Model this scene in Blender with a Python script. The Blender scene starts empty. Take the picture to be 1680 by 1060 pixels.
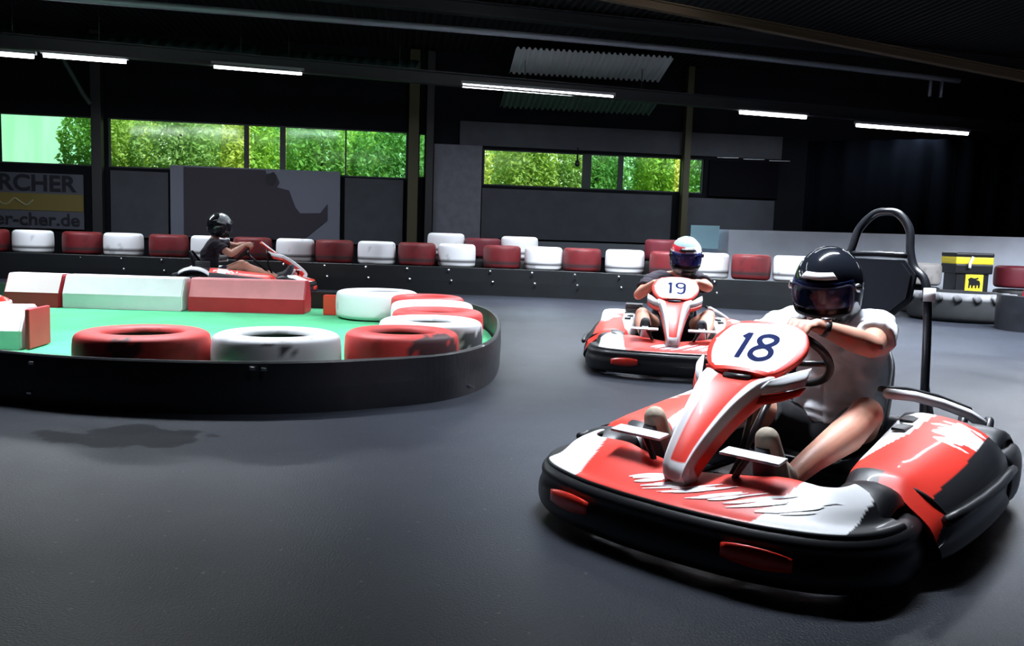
import bpy, bmesh, math, random
from mathutils import Vector, Matrix, noise
from mathutils.bvhtree import BVHTree
random.seed(7)
PI = math.pi
SC = bpy.context.scene
COL = SC.collection

# ------------------------------------------------------------------ camera
def camera():
    F, h, p, r = 1380.594, 1.030, 0.10248, 0.03247
    cd = bpy.data.cameras.new('camera'); cam = bpy.data.objects.new('camera', cd); COL.objects.link(cam)
    cd.sensor_width = 36.0; cd.lens = F / 1680 * 36.0; cd.clip_end = 200; cd.clip_start = 0.05
    f = Vector((0, math.cos(p), -math.sin(p))); u0 = Vector((0, math.sin(p), math.cos(p))); r0 = Vector((1, 0, 0))
    rt = math.cos(r) * r0 + math.sin(r) * u0; up = -math.sin(r) * r0 + math.cos(r) * u0
    m = Matrix((rt, up, -f)).transposed().to_4x4(); m.translation = (0, 0, h)
    cam.matrix_world = m; SC.camera = cam
camera()
SC.view_settings.view_transform = 'Standard'; SC.view_settings.look = 'None'
SC.view_settings.gamma = 1.0; SC.view_settings.use_curve_mapping = False
SC.view_settings.exposure = 0.0

# ------------------------------------------------------------------ world: overcast bright sky outside the hall
w = bpy.data.worlds.new('sky'); SC.world = w; w.use_nodes = True
bg = w.node_tree.nodes['Background']; bg.inputs['Color'].default_value = (0.84, 1.0, 0.88, 1); bg.inputs['Strength'].default_value = 2.3
sd = bpy.data.lights.new('sun', 'SUN'); sun = bpy.data.objects.new('sun', sd); COL.objects.link(sun)
sd.energy = 9.0; sd.angle = 0.02; sd.color = (1, 0.96, 0.85)
sun.rotation_euler = (math.radians(38), 0, math.radians(35))      # high sun behind the camera side, lighting the trees outside

# lamps: battens seen on the beam, plus unseen ones added over the track; each batten carries the light of its tubes
LAMP_W = {'far': 95.0, 'track': 200.0, 'mid': 250.0, 'right': 760.0, 'near': 125.0, 'deep': 560.0}
SPREAD = {'track': 98, 'mid': 110, 'right': 134, 'near': 68, 'deep': 112}      # added battens: light cut to a cone that keeps the foreground dark

# ------------------------------------------------------------------ materials
MATS = {}
def mat(name, col, rough=0.5, metal=0.0, emit=0.0, spec=0.5, coat=0.0, bump=None, vcol=False, var=0.0, vscale=6.0, ecol=None):
    if name in MATS: return MATS[name]
    m = bpy.data.materials.new(name); m.use_nodes = True; MATS[name] = m
    nt = m.node_tree; b = nt.nodes['Principled BSDF']
    b.inputs['Base Color'].default_value = (*col, 1); b.inputs['Roughness'].default_value = rough
    b.inputs['Metallic'].default_value = metal; b.inputs['Specular IOR Level'].default_value = spec
    b.inputs['Coat Weight'].default_value = coat; b.inputs['Coat Roughness'].default_value = 0.05
    if emit: b.inputs['Emission Color'].default_value = (*(ecol or col), 1); b.inputs['Emission Strength'].default_value = emit
    tc = nt.nodes.new('ShaderNodeTexCoord')
    src = None
    if vcol:
        a = nt.nodes.new('ShaderNodeVertexColor'); a.layer_name = 'Col'; src = a.outputs['Color']
    if var:
        n = nt.nodes.new('ShaderNodeTexNoise'); n.inputs['Scale'].default_value = vscale; n.inputs['Detail'].default_value = 5
        nt.links.new(tc.outputs['Object'], n.inputs['Vector'])
        mx = nt.nodes.new('ShaderNodeMix'); mx.data_type = 'RGBA'; mx.blend_type = 'MULTIPLY'
        r = nt.nodes.new('ShaderNodeMapRange'); r.inputs['From Min'].default_value = .35; r.inputs['From Max'].default_value = .65
        r.inputs['To Min'].default_value = 1 - var; r.inputs['To Max'].default_value = 1.0
        nt.links.new(n.outputs['Fac'], r.inputs['Value'])
        mx.inputs[0].default_value = 1.0
        if src: nt.links.new(src, mx.inputs[6])
        else: mx.inputs[6].default_value = (*col, 1)
        nt.links.new(r.outputs[0], mx.inputs[7]); src = mx.outputs[2]
    if src: nt.links.new(src, b.inputs['Base Color'])
    if bump:
        sc, st, di = bump
        n = nt.nodes.new('ShaderNodeTexNoise'); n.inputs['Scale'].default_value = sc; n.inputs['Detail'].default_value = 4
        nt.links.new(tc.outputs['Object'], n.inputs['Vector'])
        bp = nt.nodes.new('ShaderNodeBump'); bp.inputs['Strength'].default_value = st; bp.inputs['Distance'].default_value = di
        nt.links.new(n.outputs['Fac'], bp.inputs['Height']); nt.links.new(bp.outputs['Normal'], b.inputs['Normal'])
    return m
RED = (0.78, 0.035, 0.02); WHITE = (0.86, 0.87, 0.90); BLACK = (0.007, 0.008, 0.011); NAVY = (0.01, 0.02, 0.09)
M_black = mat('black_plastic', (.007, .008, .011), 0.42, coat=.05)
M_rubber = mat('black_rubber', (0.014, 0.014, 0.016), 0.6)
M_paint = mat('painted_fairing', RED, 0.42, coat=.12, vcol=True)
M_red = mat('red_plastic', RED, 0.3, coat=.4)
M_white = mat('white_plastic', WHITE, 0.35, coat=.2)
M_steel = mat('black_steel', (0.009, 0.010, 0.014), 0.32, metal=.0, coat=.15)
M_chrome = mat('bright_metal', (.7, .7, .72), 0.25, metal=1)
M_navy = mat('navy_ink', NAVY, 0.5)
M_skin = mat('skin', (0.62, 0.30, 0.21), 0.5, var=.12, vscale=9)
M_shirtw = mat('white_cotton', (0.84, 0.85, 0.90), 0.85, bump=(30, .2, .01))
M_shirtk = mat('black_cotton', (0.02, 0.015, 0.025), 0.9)
M_short = mat('black_shorts_cloth', (0.012, 0.012, 0.016), 0.9)
M_shoe = mat('beige_suede', (0.50, 0.42, 0.33), 0.8, var=.2, vscale=20)
M_shoek = mat('dark_shoe', (0.05, 0.05, 0.06), 0.7)

# ------------------------------------------------------------------ object helpers
def link(name, me, m=None, parent=None, smooth=True):
    o = bpy.data.objects.new(name, me); COL.objects.link(o)
    if m is not None:
        for x in (m if isinstance(m, (list, tuple)) else [m]): me.materials.append(x)
    if smooth:
        for p in me.polygons: p.use_smooth = True
    if parent: o.parent = parent
    return o
def tag(o, label=None, cat=None, group=None, kind=None):
    if label: o['label'] = label
    if cat: o['category'] = cat
    if group: o['group'] = group
    if kind: o['kind'] = kind
    return o
def empty(name, loc=(0, 0, 0), rz=0):
    o = bpy.data.objects.new(name, None); COL.objects.link(o); o.location = loc; o.rotation_euler = (0, 0, rz); o.empty_display_size = .1
    return o
def meshof(verts, faces, name='m'):
    me = bpy.data.meshes.new(name); me.from_pydata([tuple(v) for v in verts], [], faces); me.update(); return me
def frombm(bm, name, m, parent=None, smooth=False):
    bmesh.ops.recalc_face_normals(bm, faces=bm.faces)
    me = bpy.data.meshes.new(name); bm.to_mesh(me); bm.free()
    return link(name, me, m, parent, smooth)
def bm_box(bm, c, s, rot=None, mi=0, bev=0.0):
    b2 = bmesh.new(); bmesh.ops.create_cube(b2, size=1)
    bmesh.ops.scale(b2, vec=s, verts=b2.verts)
    if bev: bmesh.ops.bevel(b2, geom=list(b2.edges), offset=bev, segments=2, affect='EDGES', profile=.6)
    M = Matrix.Translation(c) @ (rot.to_4x4() if rot is not None else Matrix.Identity(4))
    bmesh.ops.transform(b2, matrix=M, verts=b2.verts)
    for f in b2.faces: f.material_index = mi
    merge(bm, b2)
def merge(bm, b2):
    vm = {}
    for v in b2.verts: vm[v] = bm.verts.new(v.co)
    for f in b2.faces:
        try:
            g = bm.faces.new([vm[v] for v in f.verts]); g.material_index = f.material_index; g.smooth = f.smooth
        except ValueError: pass
    b2.free()
def box(name, c, s, m, parent=None, rot=None, bev=0.0):
    bm = bmesh.new(); bm_box(bm, c, s, rot, 0, bev); return frombm(bm, name, m, parent)
def cat(pts, n, closed=False):
    P = [Vector(p) for p in pts]; out = []; N = len(P)
    segs = N if closed else N - 1
    for i in range(segs):
        if closed: a, b, c, d = P[(i - 1) % N], P[i], P[(i + 1) % N], P[(i + 2) % N]
        else: a, b, c, d = P[max(i - 1, 0)], P[i], P[i + 1], P[min(i + 2, N - 1)]
        for k in range(n):
            t = k / n
            out.append(.5 * ((2 * b) + (-a + c) * t + (2 * a - 5 * b + 4 * c - d) * t * t + (-a + 3 * b - 3 * c + d) * t ** 3))
    if not closed: out.append(P[-1].copy())
    return out
def bm_tube(bm, pts, r, seg=10, closed=False, caps=True):
    P = [Vector(p) for p in pts]; N = len(P); rings = []
    rad = r if isinstance(r, (list, tuple)) else [r] * N
    prev = None
    for i in range(N):
        if closed: t = (P[(i + 1) % N] - P[i - 1]).normalized()
        else: t = (P[min(i + 1, N - 1)] - P[max(i - 1, 0)]).normalized()
        if prev is None:
            a = Vector((0, 0, 1)) if abs(t.z) < .9 else Vector((1, 0, 0)); u = t.cross(a).normalized()
        else: u = (prev - t * prev.dot(t)).normalized()
        prev = u; v = t.cross(u)
        rings.append([bm.verts.new(P[i] + (u * math.cos(2 * PI * k / seg) + v * math.sin(2 * PI * k / seg)) * rad[i]) for k in range(seg)])
    for i in range(N if closed else N - 1):
        a, b = rings[i], rings[(i + 1) % N]
        for k in range(seg):
            f = bm.faces.new((a[k], a[(k + 1) % seg], b[(k + 1) % seg], b[k])); f.smooth = True
    if caps and not closed: bm.faces.new(rings[0]); bm.faces.new(rings[-1][::-1])
def tube(name, pts, r, m, parent=None, smooth_n=0, seg=10, closed=False):
    if smooth_n:
        if isinstance(r, (list, tuple)): r = [q.x for q in cat([(a, 0, 0) for a in r], smooth_n, closed)]
        pts = cat(pts, smooth_n, closed)
    bm = bmesh.new(); bm_tube(bm, pts, r, seg, closed); return frombm(bm, name, m, parent, True)
def bm_lathe(bm, prof, seg=32, axis='z', M=None, mi=0, closed=True):
    rings = []
    for (r, z) in prof:
        ring = []
        for k in range(seg):
            a = 2 * PI * k / seg
            p = Vector((r * math.cos(a), r * math.sin(a), z)) if axis == 'z' else Vector((r * math.cos(a), z, r * math.sin(a)))
            ring.append(bm.verts.new(M @ p if M else p))
        rings.append(ring)
    n = len(rings)
    for i in range(n if closed else n - 1):
        a, b = rings[i], rings[(i + 1) % n]
        for k in range(seg):
            f = bm.faces.new((a[k], a[(k + 1) % seg], b[(k + 1) % seg], b[k])); f.smooth = True; f.material_index = mi
    if not closed:
        for q in (rings[0], rings[-1]):
            try: bm.faces.new(q)
            except ValueError: pass
def grid_surf(rows, nu, nv, closed=False, caps=False):
    """smooth surface through a grid of control points: rows along u, ring closed if asked"""
    R = [cat(r, nv, closed) for r in rows]
    m = len(R[0]); cols = [cat([R[i][j] for i in range(len(R))], nu) for j in range(m)]
    n = len(cols[0]); verts = [cols[j][i] for i in range(n) for j in range(m)]
    faces = []
    for i in range(n - 1):
        for j in range(m if closed else m - 1):
            a = i * m + j; b = i * m + (j + 1) % m
            faces.append((a, b, b + m, a + m))
    if caps and closed:
        faces.append(tuple(range(m))[::-1]); faces.append(tuple((n - 1) * m + j for j in range(m)))
    return verts, faces
def surf(name, rows, nu, nv, m, parent=None, closed=False, caps=False, color=None, thick=0):
    v, f = grid_surf(rows, nu, nv, closed, caps); me = meshof(v, f, name)
    bm = bmesh.new(); bm.from_mesh(me); bmesh.ops.recalc_face_normals(bm, faces=bm.faces); bm.to_mesh(me); bm.free()
    o = link(name, me, m, parent)
    if caps:
        for p in me.polygons:
            if len(p.vertices) > 4: p.use_smooth = False
    if color: paint(me, color)
    if thick:
        md = o.modifiers.new('thickness', 'SOLIDIFY'); md.thickness = thick; md.offset = -1
    return o
def paint(me, fn):
    ca = me.color_attributes.new('Col', 'FLOAT_COLOR', 'POINT')
    for i, v in enumerate(me.vertices): ca.data[i].color = (*fn(v.co), 1)
def prism(name, pts, z0, z1, m, parent=None, M=None, bev=0):
    bm = bmesh.new(); v0 = [bm.verts.new((x, y, z0)) for x, y in pts]; v1 = [bm.verts.new((x, y, z1)) for x, y in pts]
    bm.faces.new(v0[::-1]); bm.faces.new(v1)
    for i in range(len(pts)):
        j = (i + 1) % len(pts); bm.faces.new((v0[i], v0[j], v1[j], v1[i]))
    if bev: bmesh.ops.bevel(bm, geom=[e for e in bm.edges if abs(e.verts[0].co.z - e.verts[1].co.z) < 1e-6], offset=bev, segments=2, affect='EDGES')
    if M is not None: bmesh.ops.transform(bm, matrix=M, verts=bm.verts)
    return frombm(bm, name, m, parent)
def text(name, body, size, M, m, parent=None, depth=.003, bold=0.0, sx=1.0):
    c = bpy.data.curves.new(name, 'FONT'); c.body = body; c.size = size; c.extrude = depth; c.offset = bold
    c.align_x = 'CENTER'; c.align_y = 'CENTER'
    o = bpy.data.objects.new(name, c); COL.objects.link(o)
    dg = bpy.context.evaluated_depsgraph_get(); me = bpy.data.meshes.new_from_object(o.evaluated_get(dg))
    bpy.data.objects.remove(o)
    me.transform(M @ Matrix.Diagonal((sx, 1, 1, 1)))
    me.materials.clear(); return link(name, me, m, parent, False)
def basis(x, y, o):
    x = Vector(x).normalized(); y = Vector(y); y = (y - x * y.dot(x)).normalized(); z = x.cross(y)
    M = Matrix((x, y, z)).transposed().to_4x4(); M.translation = o; return M

# ================================================================== SETTING
def asphalt():
    m = bpy.data.materials.new('asphalt'); m.use_nodes = True; nt = m.node_tree; N = nt.nodes; L = nt.links
    b = N['Principled BSDF']; tc = N.new('ShaderNodeTexCoord'); b.inputs['Specular IOR Level'].default_value = .3
    def noi(s, d=5):
        n = N.new('ShaderNodeTexNoise'); n.inputs['Scale'].default_value = s; n.inputs['Detail'].default_value = d
        L.new(tc.outputs['Object'], n.inputs['Vector']); return n.outputs['Fac']
    def mr(src, a, c, d, e):
        r = N.new('ShaderNodeMapRange'); L.new(src, r.inputs['Value'])
        for k, v in zip(('From Min', 'From Max', 'To Min', 'To Max'), (a, c, d, e)): r.inputs[k].default_value = v
        return r.outputs[0]
    def mth(op, a, c):
        q = N.new('ShaderNodeMath'); q.operation = op
        for i, s in enumerate((a, c)):
            if isinstance(s, (int, float)): q.inputs[i].default_value = s
            else: L.new(s, q.inputs[i])
        return q.outputs[0]
    big = mr(noi(.35, 3), .3, .7, .75, 1.25); fine = mr(noi(90, 2), .3, .7, .7, 1.3)
    speck = mr(noi(34, 1), .735, .76, 0, .06)
    # a dark oil stain with a ragged edge on the near left of the track
    sx = N.new('ShaderNodeSeparateXYZ'); L.new(tc.outputs['Object'], sx.inputs[0])
    dx = mth('DIVIDE', mth('ADD', sx.outputs['X'], 1.85), .42); dy = mth('DIVIDE', mth('SUBTRACT', sx.outputs['Y'], 4.02), .24)
    d2 = mth('ADD', mth('MULTIPLY', dx, dx), mth('MULTIPLY', dy, dy))
    d2 = mth('ADD', d2, mth('MULTIPLY', noi(5, 8), 2.6))
    stain = mr(d2, 2.05, 2.2, .45, 1.0)
    L.new(mth('MULTIPLY', stain, .3), b.inputs['Specular IOR Level'])
    v = mth('MULTIPLY', mth('MULTIPLY', big, fine), stain)
    cr = N.new('ShaderNodeCombineColor')
    for i, c in enumerate((.021, .0245, .034)):
        L.new(mth('ADD', mth('MULTIPLY', v, c), speck), cr.inputs[i])
    L.new(cr.outputs[0], b.inputs['Base Color'])
    L.new(mr(noi(.8, 6), .3, .7, .34, .48), b.inputs['Roughness'])
    bp = N.new('ShaderNodeBump'); bp.inputs['Strength'].default_value = .35; bp.inputs['Distance'].default_value = .006
    L.new(noi(140, 3), bp.inputs['Height']); L.new(bp.outputs[0], b.inputs['Normal'])
    return m
S = lambda o: tag(o, kind='structure')
S(box('floor', (1, 8, -.05), (32, 34, .1), asphalt()))
M_wallk = mat('dark_cladding', (.007, .008, .011), .9, var=.3, vscale=2, spec=.1)
M_clad = mat('grey_cladding', (.032, .036, .048), .7, var=.25, vscale=3)
M_dark = mat('dark_wall', (.004, .004, .006), .95, spec=.05)
M_frame = mat('window_frame_paint', (.02, .03, .03), .6)
# far wall runs from (-14,17.25) to (14, 21.0)
FW = Vector((1, .133, 0)).normalized(); FN = Vector((-FW.y, FW.x, 0)); F0 = Vector((-10.8, 17.72, 0))
def fw(s, z, off=0.0): return F0 + FW * s + FN * off + Vector((0, 0, z))
def fbox(name, s0, s1, z0, z1, m, parent=None, off=0.0, t=.1, local=None, bev=0):
    """box on the far wall between distances s0..s1; off < 0 is towards the camera"""
    c = fw((s0 + s1) / 2, (z0 + z1) / 2, off)
    if local is not None: c = c - local
    return box(name, c, (abs(s1 - s0), t, z1 - z0), m, parent, Matrix.Rotation(math.atan2(FW.y, FW.x), 3, 'Z'), bev)
def sx(x): return (x + 10.8) / FW.x           # world x -> distance along the far wall
# the wall is one mesh with its window openings
bm = bmesh.new(); ROT = Matrix.Rotation(math.atan2(FW.y, FW.x), 3, 'Z')
ops_ = [(-13.2, -8.9, 2.21, 3.24), (-8.62, -2.42, 2.21, 3.24), (-2.2, -2.02, 2.25, 3.22), (-.77, 4.30, 2.15, 2.95)]
edges_ = [-15.5]
for a, b_, z0, z1 in ops_:
    def pc(x0, x1, za, zb):
        bm_box(bm, fw((sx(x0) + sx(x1)) / 2, (za + zb) / 2), (sx(x1) - sx(x0), .16, zb - za), ROT)
    pc(edges_[-1], a, 0, 5.2); pc(a, b_, 0, z0); pc(a, b_, z1, 5.2); edges_.append(b_)
pc(edges_[-1], 17.5, 0, 5.2)
S(frombm(bm, 'wall_back', M_wallk))
S(box('wall_left', (-15.2, 8, 2.6), (.2, 34, 5.2), M_dark)); S(box('wall_right', (16.9, 8, 2.6), (.2, 34, 5.2), M_dark))
S(box('wall_front', (1, -8.9, 2.6), (32, .2, 5.2), M_dark))
# corrugated roof deck
def roof():
    bm = bmesh.new(); p = .145; n = int(33 / p) ; xs = []
    for i in range(n):
        x = -16 + i * p
        xs += [(x, 0), (x + p * .32, 0), (x + p * .5, .045), (x + p * .82, .045)]
    y0, y1 = -16.0, 15.0
    R = Matrix.Rotation(math.atan2(FW.y, FW.x), 3, 'Z'); C0 = Vector((1, 7.5, 4.98))
    lo = []; hi = []
    for x, z in xs:
        lo.append(bm.verts.new(C0 + R @ Vector((x, y0, z)))); hi.append(bm.verts.new(C0 + R @ Vector((x, y1, z))))
    for i in range(len(xs) - 1): bm.faces.new((lo[i], lo[i + 1], hi[i + 1], hi[i]))
    return frombm(bm, 'ceiling', mat('galvanised_deck', (.007, .008, .010), .8, spec=.2))
S(roof())
S(box('roof', (1, 6, 5.28), (34, 31, .12), M_dark))
S(box('trim_1', fw(sx(0), .05, -.12), (30, .04, .1), M_dark, None, ROT))

# windows: panes with mullions set into the openings
def glass(name, col, milk):
    m = bpy.data.materials.new(name); m.use_nodes = True; nt = m.node_tree; N = nt.nodes; L = nt.links
    for n in list(N):
        if n.type != 'OUTPUT_MATERIAL': N.remove(n)
    out = [n for n in N if n.type == 'OUTPUT_MATERIAL'][0]
    t = N.new('ShaderNodeBsdfTransparent'); t.inputs[0].default_value = (*col, 1)
    d = N.new('ShaderNodeBsdfTransparent'); d.inputs[0].default_value = (col[0] * .45, col[1] * .6, col[2] * .5, 1)
    tc = N.new('ShaderNodeTexCoord'); mp = N.new('ShaderNodeMapping'); mp.inputs['Scale'].default_value = (2.2, 2.2, .25)
    nz = N.new('ShaderNodeTexNoise'); nz.inputs['Scale'].default_value = 1.5; L.new(tc.outputs['Object'], mp.inputs[0]); L.new(mp.outputs[0], nz.inputs[0])
    r = N.new('ShaderNodeMapRange'); r.inputs['From Min'].default_value = .35; r.inputs['From Max'].default_value = .65
    r.inputs['To Min'].default_value = milk * .55; r.inputs['To Max'].default_value = min(1, milk * 1.3); L.new(nz.outputs[0], r.inputs[0])
    mx = N.new('ShaderNodeMixShader'); L.new(r.outputs[0], mx.inputs[0]); L.new(t.outputs[0], mx.inputs[1]); L.new(d.outputs[0], mx.inputs[2])
    g = N.new('ShaderNodeBsdfGlossy'); g.inputs['Roughness'].default_value = .1; m2 = N.new('ShaderNodeMixShader'); m2.inputs[0].default_value = .02
    L.new(mx.outputs[0], m2.inputs[1]); L.new(g.outputs[0], m2.inputs[2]); L.new(m2.outputs[0], out.inputs[0]); return m
G_milk = glass('milky_pane', (.58, .80, .66), .3); G_clear = glass('clear_pane', (.95, 1, .86), .28); G_mid = glass('streaky_pane', (.78, 1, .84), .5)
def window(n, x0, x1, z0, z1, panes, posts):
    root = empty('window_%d' % n, fw((sx(x0) + sx(x1)) / 2, z0)); S(root); loc = root.location
    t = .05
    bm = bmesh.new()
    for (a, b_, c, d) in [(x0, x1, z0, z0 + .03), (x0, x1, z1 - .03, z1), (x0, x0 + .04, z0, z1), (x1 - .04, x1, z0, z1)] + [(p - wd / 2, p + wd / 2, z0, z1) for p, wd in posts]:
        bm_box(bm, fw((sx(a) + sx(b_)) / 2, (c + d) / 2) - loc, (sx(b_) - sx(a), t, d - c), ROT)
    frombm(bm, 'window_frame', M_frame, root)
    for a, b_, g in panes:
        fbox('window_pane', sx(a), sx(b_), z0 + .02, z1 - .02, g, root, 0, .006, loc)
window(1, -13.2, -8.9, 2.21, 3.24, [(-13.2, -8.92, G_milk)], [(-11.2, .05)])
window(2, -8.62, -2.42, 2.21, 3.24, [(-8.6, -5.85, G_clear), (-5.75, -5.15, G_mid), (-5.0, -2.44, G_mid)], [(-5.83, .10), (-5.08, .12), (-3.75, .03)])
window(3, -2.2, -2.02, 2.25, 3.22, [(-2.19, -2.03, G_milk)], [])
window(4, -.77, 4.30, 2.15, 2.95, [(-.76, 1.5, G_clear), (1.68, 2.3, G_mid), (2.42, 3.62, G_mid), (3.98, 4.28, G_milk)], [(1.58, .2), (2.36, .12), (3.8, .1)])

# ---- columns, rails and beams
def column(x, off, wd, m, label, z1=4.95, z0=0):
    return tag(fbox('steel_column', sx(x) - wd / 2, sx(x) + wd / 2, z0, z1, m, None, off, .18, None, .01), label, 'column')
M_postk = mat('dark_post', (.010, .010, .012), .6); M_posty = mat('ochre_post', (.038, .034, .010), .6)
column(-8.76, -.25, .20, M_postk, 'dark steel column between the pale milky window and the wide green window')
column(-2.30, -.25, .22, M_posty, 'dim ochre steel column right of the wide green window')
column(3.80, -.25, .15, M_posty, 'ochre green steel column crossing the right end of the far right window')
column(-1.95, -.2, .16, M_postk, 'thin black column at the left edge of the tall grey wall panel')
BD = Vector((1, .272, 0)).normalized(); BR = Matrix.Rotation(math.atan2(BD.y, BD.x), 3, 'Z')
def ibeam(name, a, b, hgt, wd, m, label):
    a, b = Vector(a), Vector(b); d = b - a; L = d.length; R = d.to_track_quat('X', 'Z').to_matrix()
    bm = bmesh.new(); c = (a + b) / 2
    bm_box(bm, c + R @ Vector((0, 0, hgt / 2)), (L, wd, .02), R); bm_box(bm, c - R @ Vector((0, 0, hgt / 2)), (L, wd, .02), R)
    bm_box(bm, c, (L, .015, hgt), R)
    return tag(frombm(bm, 'roof_beam', m), label, 'beam')
M_beam = mat('painted_beam', (.014, .015, .02), .5)
ibeam('b', (-14.5, 11.485, 3.80), (11.5, 18.505, 3.66), .20, .16, M_beam, 'black roof beam carrying the row of lit tube lights')
M_pipe = mat('grey_pipe', (.22, .23, .27), .35, metal=.3)
t_ = empty('ceiling_pipe', (8.9, 17.5, 4.46)); tag(t_, 'long grey pipe running under the roof above the lit tube lights, ending in two brackets', 'pipe')
tube('pipe', [Vector(p) - t_.location for p in [(-14.0, 10.3, 4.16), (-7.45, 12.39, 4.25), (1.57, 15.44, 4.52), (8.9, 17.5, 4.46)]], .055, M_pipe, t_, 6, 12)
for dx in (-.66, -.40): tube('bracket', [(dx, dx * .27, -.02), (dx, dx * .27, -.36)], .035, M_pipe, t_, 0, 8)
ibeam('b', (.2, 12.9, 4.78), (8.6, 13.3, 3.60), .12, .12, mat('rust_beam', (.04, .022, .007), .8), 'brown yellow roof beam crossing the dark upper right corner')
ibeam('b', (-14.5, 11.0, 4.82), (15, 19.0, 4.86), .2, .2, M_beam, 'dark upper roof beam close under the corrugated deck')
tag(tube('roof_brace', [fw(sx(-9.35), 4.4, -.5), fw(sx(-9.0), 3.7, -.4), fw(sx(-8.85), 3.45, -.35)], .05, mat('green_steel', (.04, .075, .06), .5), None, 4, 8), 'green angled roof brace above the dark column by the pale window', 'brace')
# sheets for patches of roof deck, green window light put into their colour
def sheet(a, b, z0, z1, Y, label, m):
    bm = bmesh.new(); n = 60; lo = []; hi = []
    for i in range(n + 1):
        t = i / n; x = a + (b - a) * t; y = Y + (x) * .2 + .03 * math.sin(t * n * 1.3)
        lo.append(bm.verts.new((x, y, z0))); hi.append(bm.verts.new((x + .05, y + .4, z1)))
    for i in range(n): bm.faces.new((lo[i], lo[i + 1], hi[i + 1], hi[i]))
    o = frombm(bm, 'corrugated_sheet', m, None, True); md = o.modifiers.new('thick', 'SOLIDIFY'); md.thickness = .006
    for hx in (a + .3, b - .3): tube('hanger', [(hx, Y + hx * .2 + .2, (z0 + z1) / 2), (hx, Y + hx * .2 + .2, 5.0)], .008, M_beam, o, 0, 6)
    return tag(o, label, 'roof sheet')
M_gsheet = mat('green_lit_deck', (.035, .10, .085), .4)
sheet(-10.6, -8.75, 3.98, 4.42, 17.0, 'corrugated roof patch coloured for green window light, high in the upper left corner', M_gsheet)
sheet(-7.9, -4.9, 4.03, 4.45, 16.9, 'corrugated roof patch coloured for green window light, above the second tube light', M_gsheet)
sheet(-4.6, -2.0, 3.98, 4.35, 16.7, 'corrugated roof patch coloured for faint green window light, left of the bright roof ribs', M_gsheet)
def ribs(x0, x1, ya, za, yb, zb, label, m):
    bm = bmesh.new(); p = .115; n = int((x1 - x0) / p) * 4; lo = []; hi = []
    for i in range(n + 1):
        x = x0 + i * p / 4; dz = (0, .045, .045, 0)[i % 4]
        lo.append(bm.verts.new((x, ya + .13 * x, za + dz))); hi.append(bm.verts.new((x - .13 * (yb - ya), yb + .13 * x, zb + dz)))
    for i in range(n): bm.faces.new((lo[i], lo[i + 1], hi[i + 1], hi[i]))
    o = frombm(bm, 'corrugated_sheet', m); md = o.modifiers.new('thick', 'SOLIDIFY'); md.thickness = .004
    for hx in (x0 + .4, x1 - .4): tube('hanger', [(hx, (ya + yb) / 2 + .13 * hx, (za + zb) / 2), (hx, (ya + yb) / 2 + .13 * hx, 5.0)], .008, M_beam, o, 0, 6)
    return tag(o, label, 'roof sheet')
ribs(-.1, 3.2, 17.2, 4.74, 18.2, 4.44, 'ribbed roof deck section brightened for reflected light, above the longest tube light', mat('brightened_deck', (.75, .80, .82), .35, metal=.4))  # section of the dark roof deck, reflected window light put into its pale colour
ribs(-.3, 2.95, 17.3, 3.97, 18.15, 3.72, 'green ribbed roof sheet just below the longest tube light', mat('green_ribs', (.07, .14, .10), .35, metal=.3))

# ---- tube lights on the beam
M_tube = mat('lit_tube', (1, 1, 1), .4, emit=14.0, ecol=(.93, .95, 1))
M_house = mat('lamp_housing', (.25, .25, .27), .5)
def batten(loc, rz, L, ntube, label, power, group=None, cat='light', hang=.12, spread=180):
    root = empty('fluorescent_light', loc, rz); tag(root, label, cat, group)
    bm = bmesh.new(); bm_box(bm, (0, 0, .055), (L + .06, .09, .05), None, 0, .008); frombm(bm, 'lamp_housing', M_house, root)
    for i in range(ntube):
        l = L / ntube; c = -L / 2 + l * (i + .5)
        bm = bmesh.new(); bm_tube(bm, [(c - l / 2 + .012, 0, 0), (c + l / 2 - .012, 0, 0)], .032, 12); frombm(bm, 'lamp_tube', M_tube, root, True)
    for hx in (-L * .35, L * .35): tube('hanger', [(hx, 0, .07), (hx, 0, hang)], .012, M_steel, root, 0, 6)
    if power:
        ld = bpy.data.lights.new('tube_glow', 'AREA'); ld.shape = 'RECTANGLE'; ld.size = L; ld.size_y = .08; ld.energy = power; ld.color = (.84, .91, 1); ld.spread = math.radians(spread)
        lo = bpy.data.objects.new('tube_glow', ld); COL.objects.link(lo); lo.parent = root; lo.location = (0, 0, -.045)
    return root
def onbeam(p0, p1, n, label):
    a, b = Vector(p0), Vector(p1); batten((a + b) / 2, math.atan2((b - a).y, (b - a).x), (b - a).length, n, label, LAMP_W['far'])
onbeam((-9.0, 12.97, 3.54), (-7.53, 13.367, 3.58), 1, 'lit tube light cut off by the left edge of the photo')
onbeam((-7.42, 13.397, 3.58), (-6.255, 13.711, 3.606), 1, 'second lit tube light from the left, close beside the one at the left edge')
onbeam((-5.0, 14.05, 3.617), (-3.64, 14.417, 3.643), 1, 'short lit tube light above the wide green window')
onbeam((-1.01, 15.127, 3.651), (1.73, 15.867, 3.626), 2, 'longest lit tube light, under the bright roof ribs')
onbeam((4.243, 16.546, 3.551), (5.667, 16.93, 3.545), 1, 'short lit tube light right of the longest one')
onbeam((6.778, 17.23, 3.49), (9.40, 17.938, 3.453), 2, 'rightmost lit tube light, over the dark corner')
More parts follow.
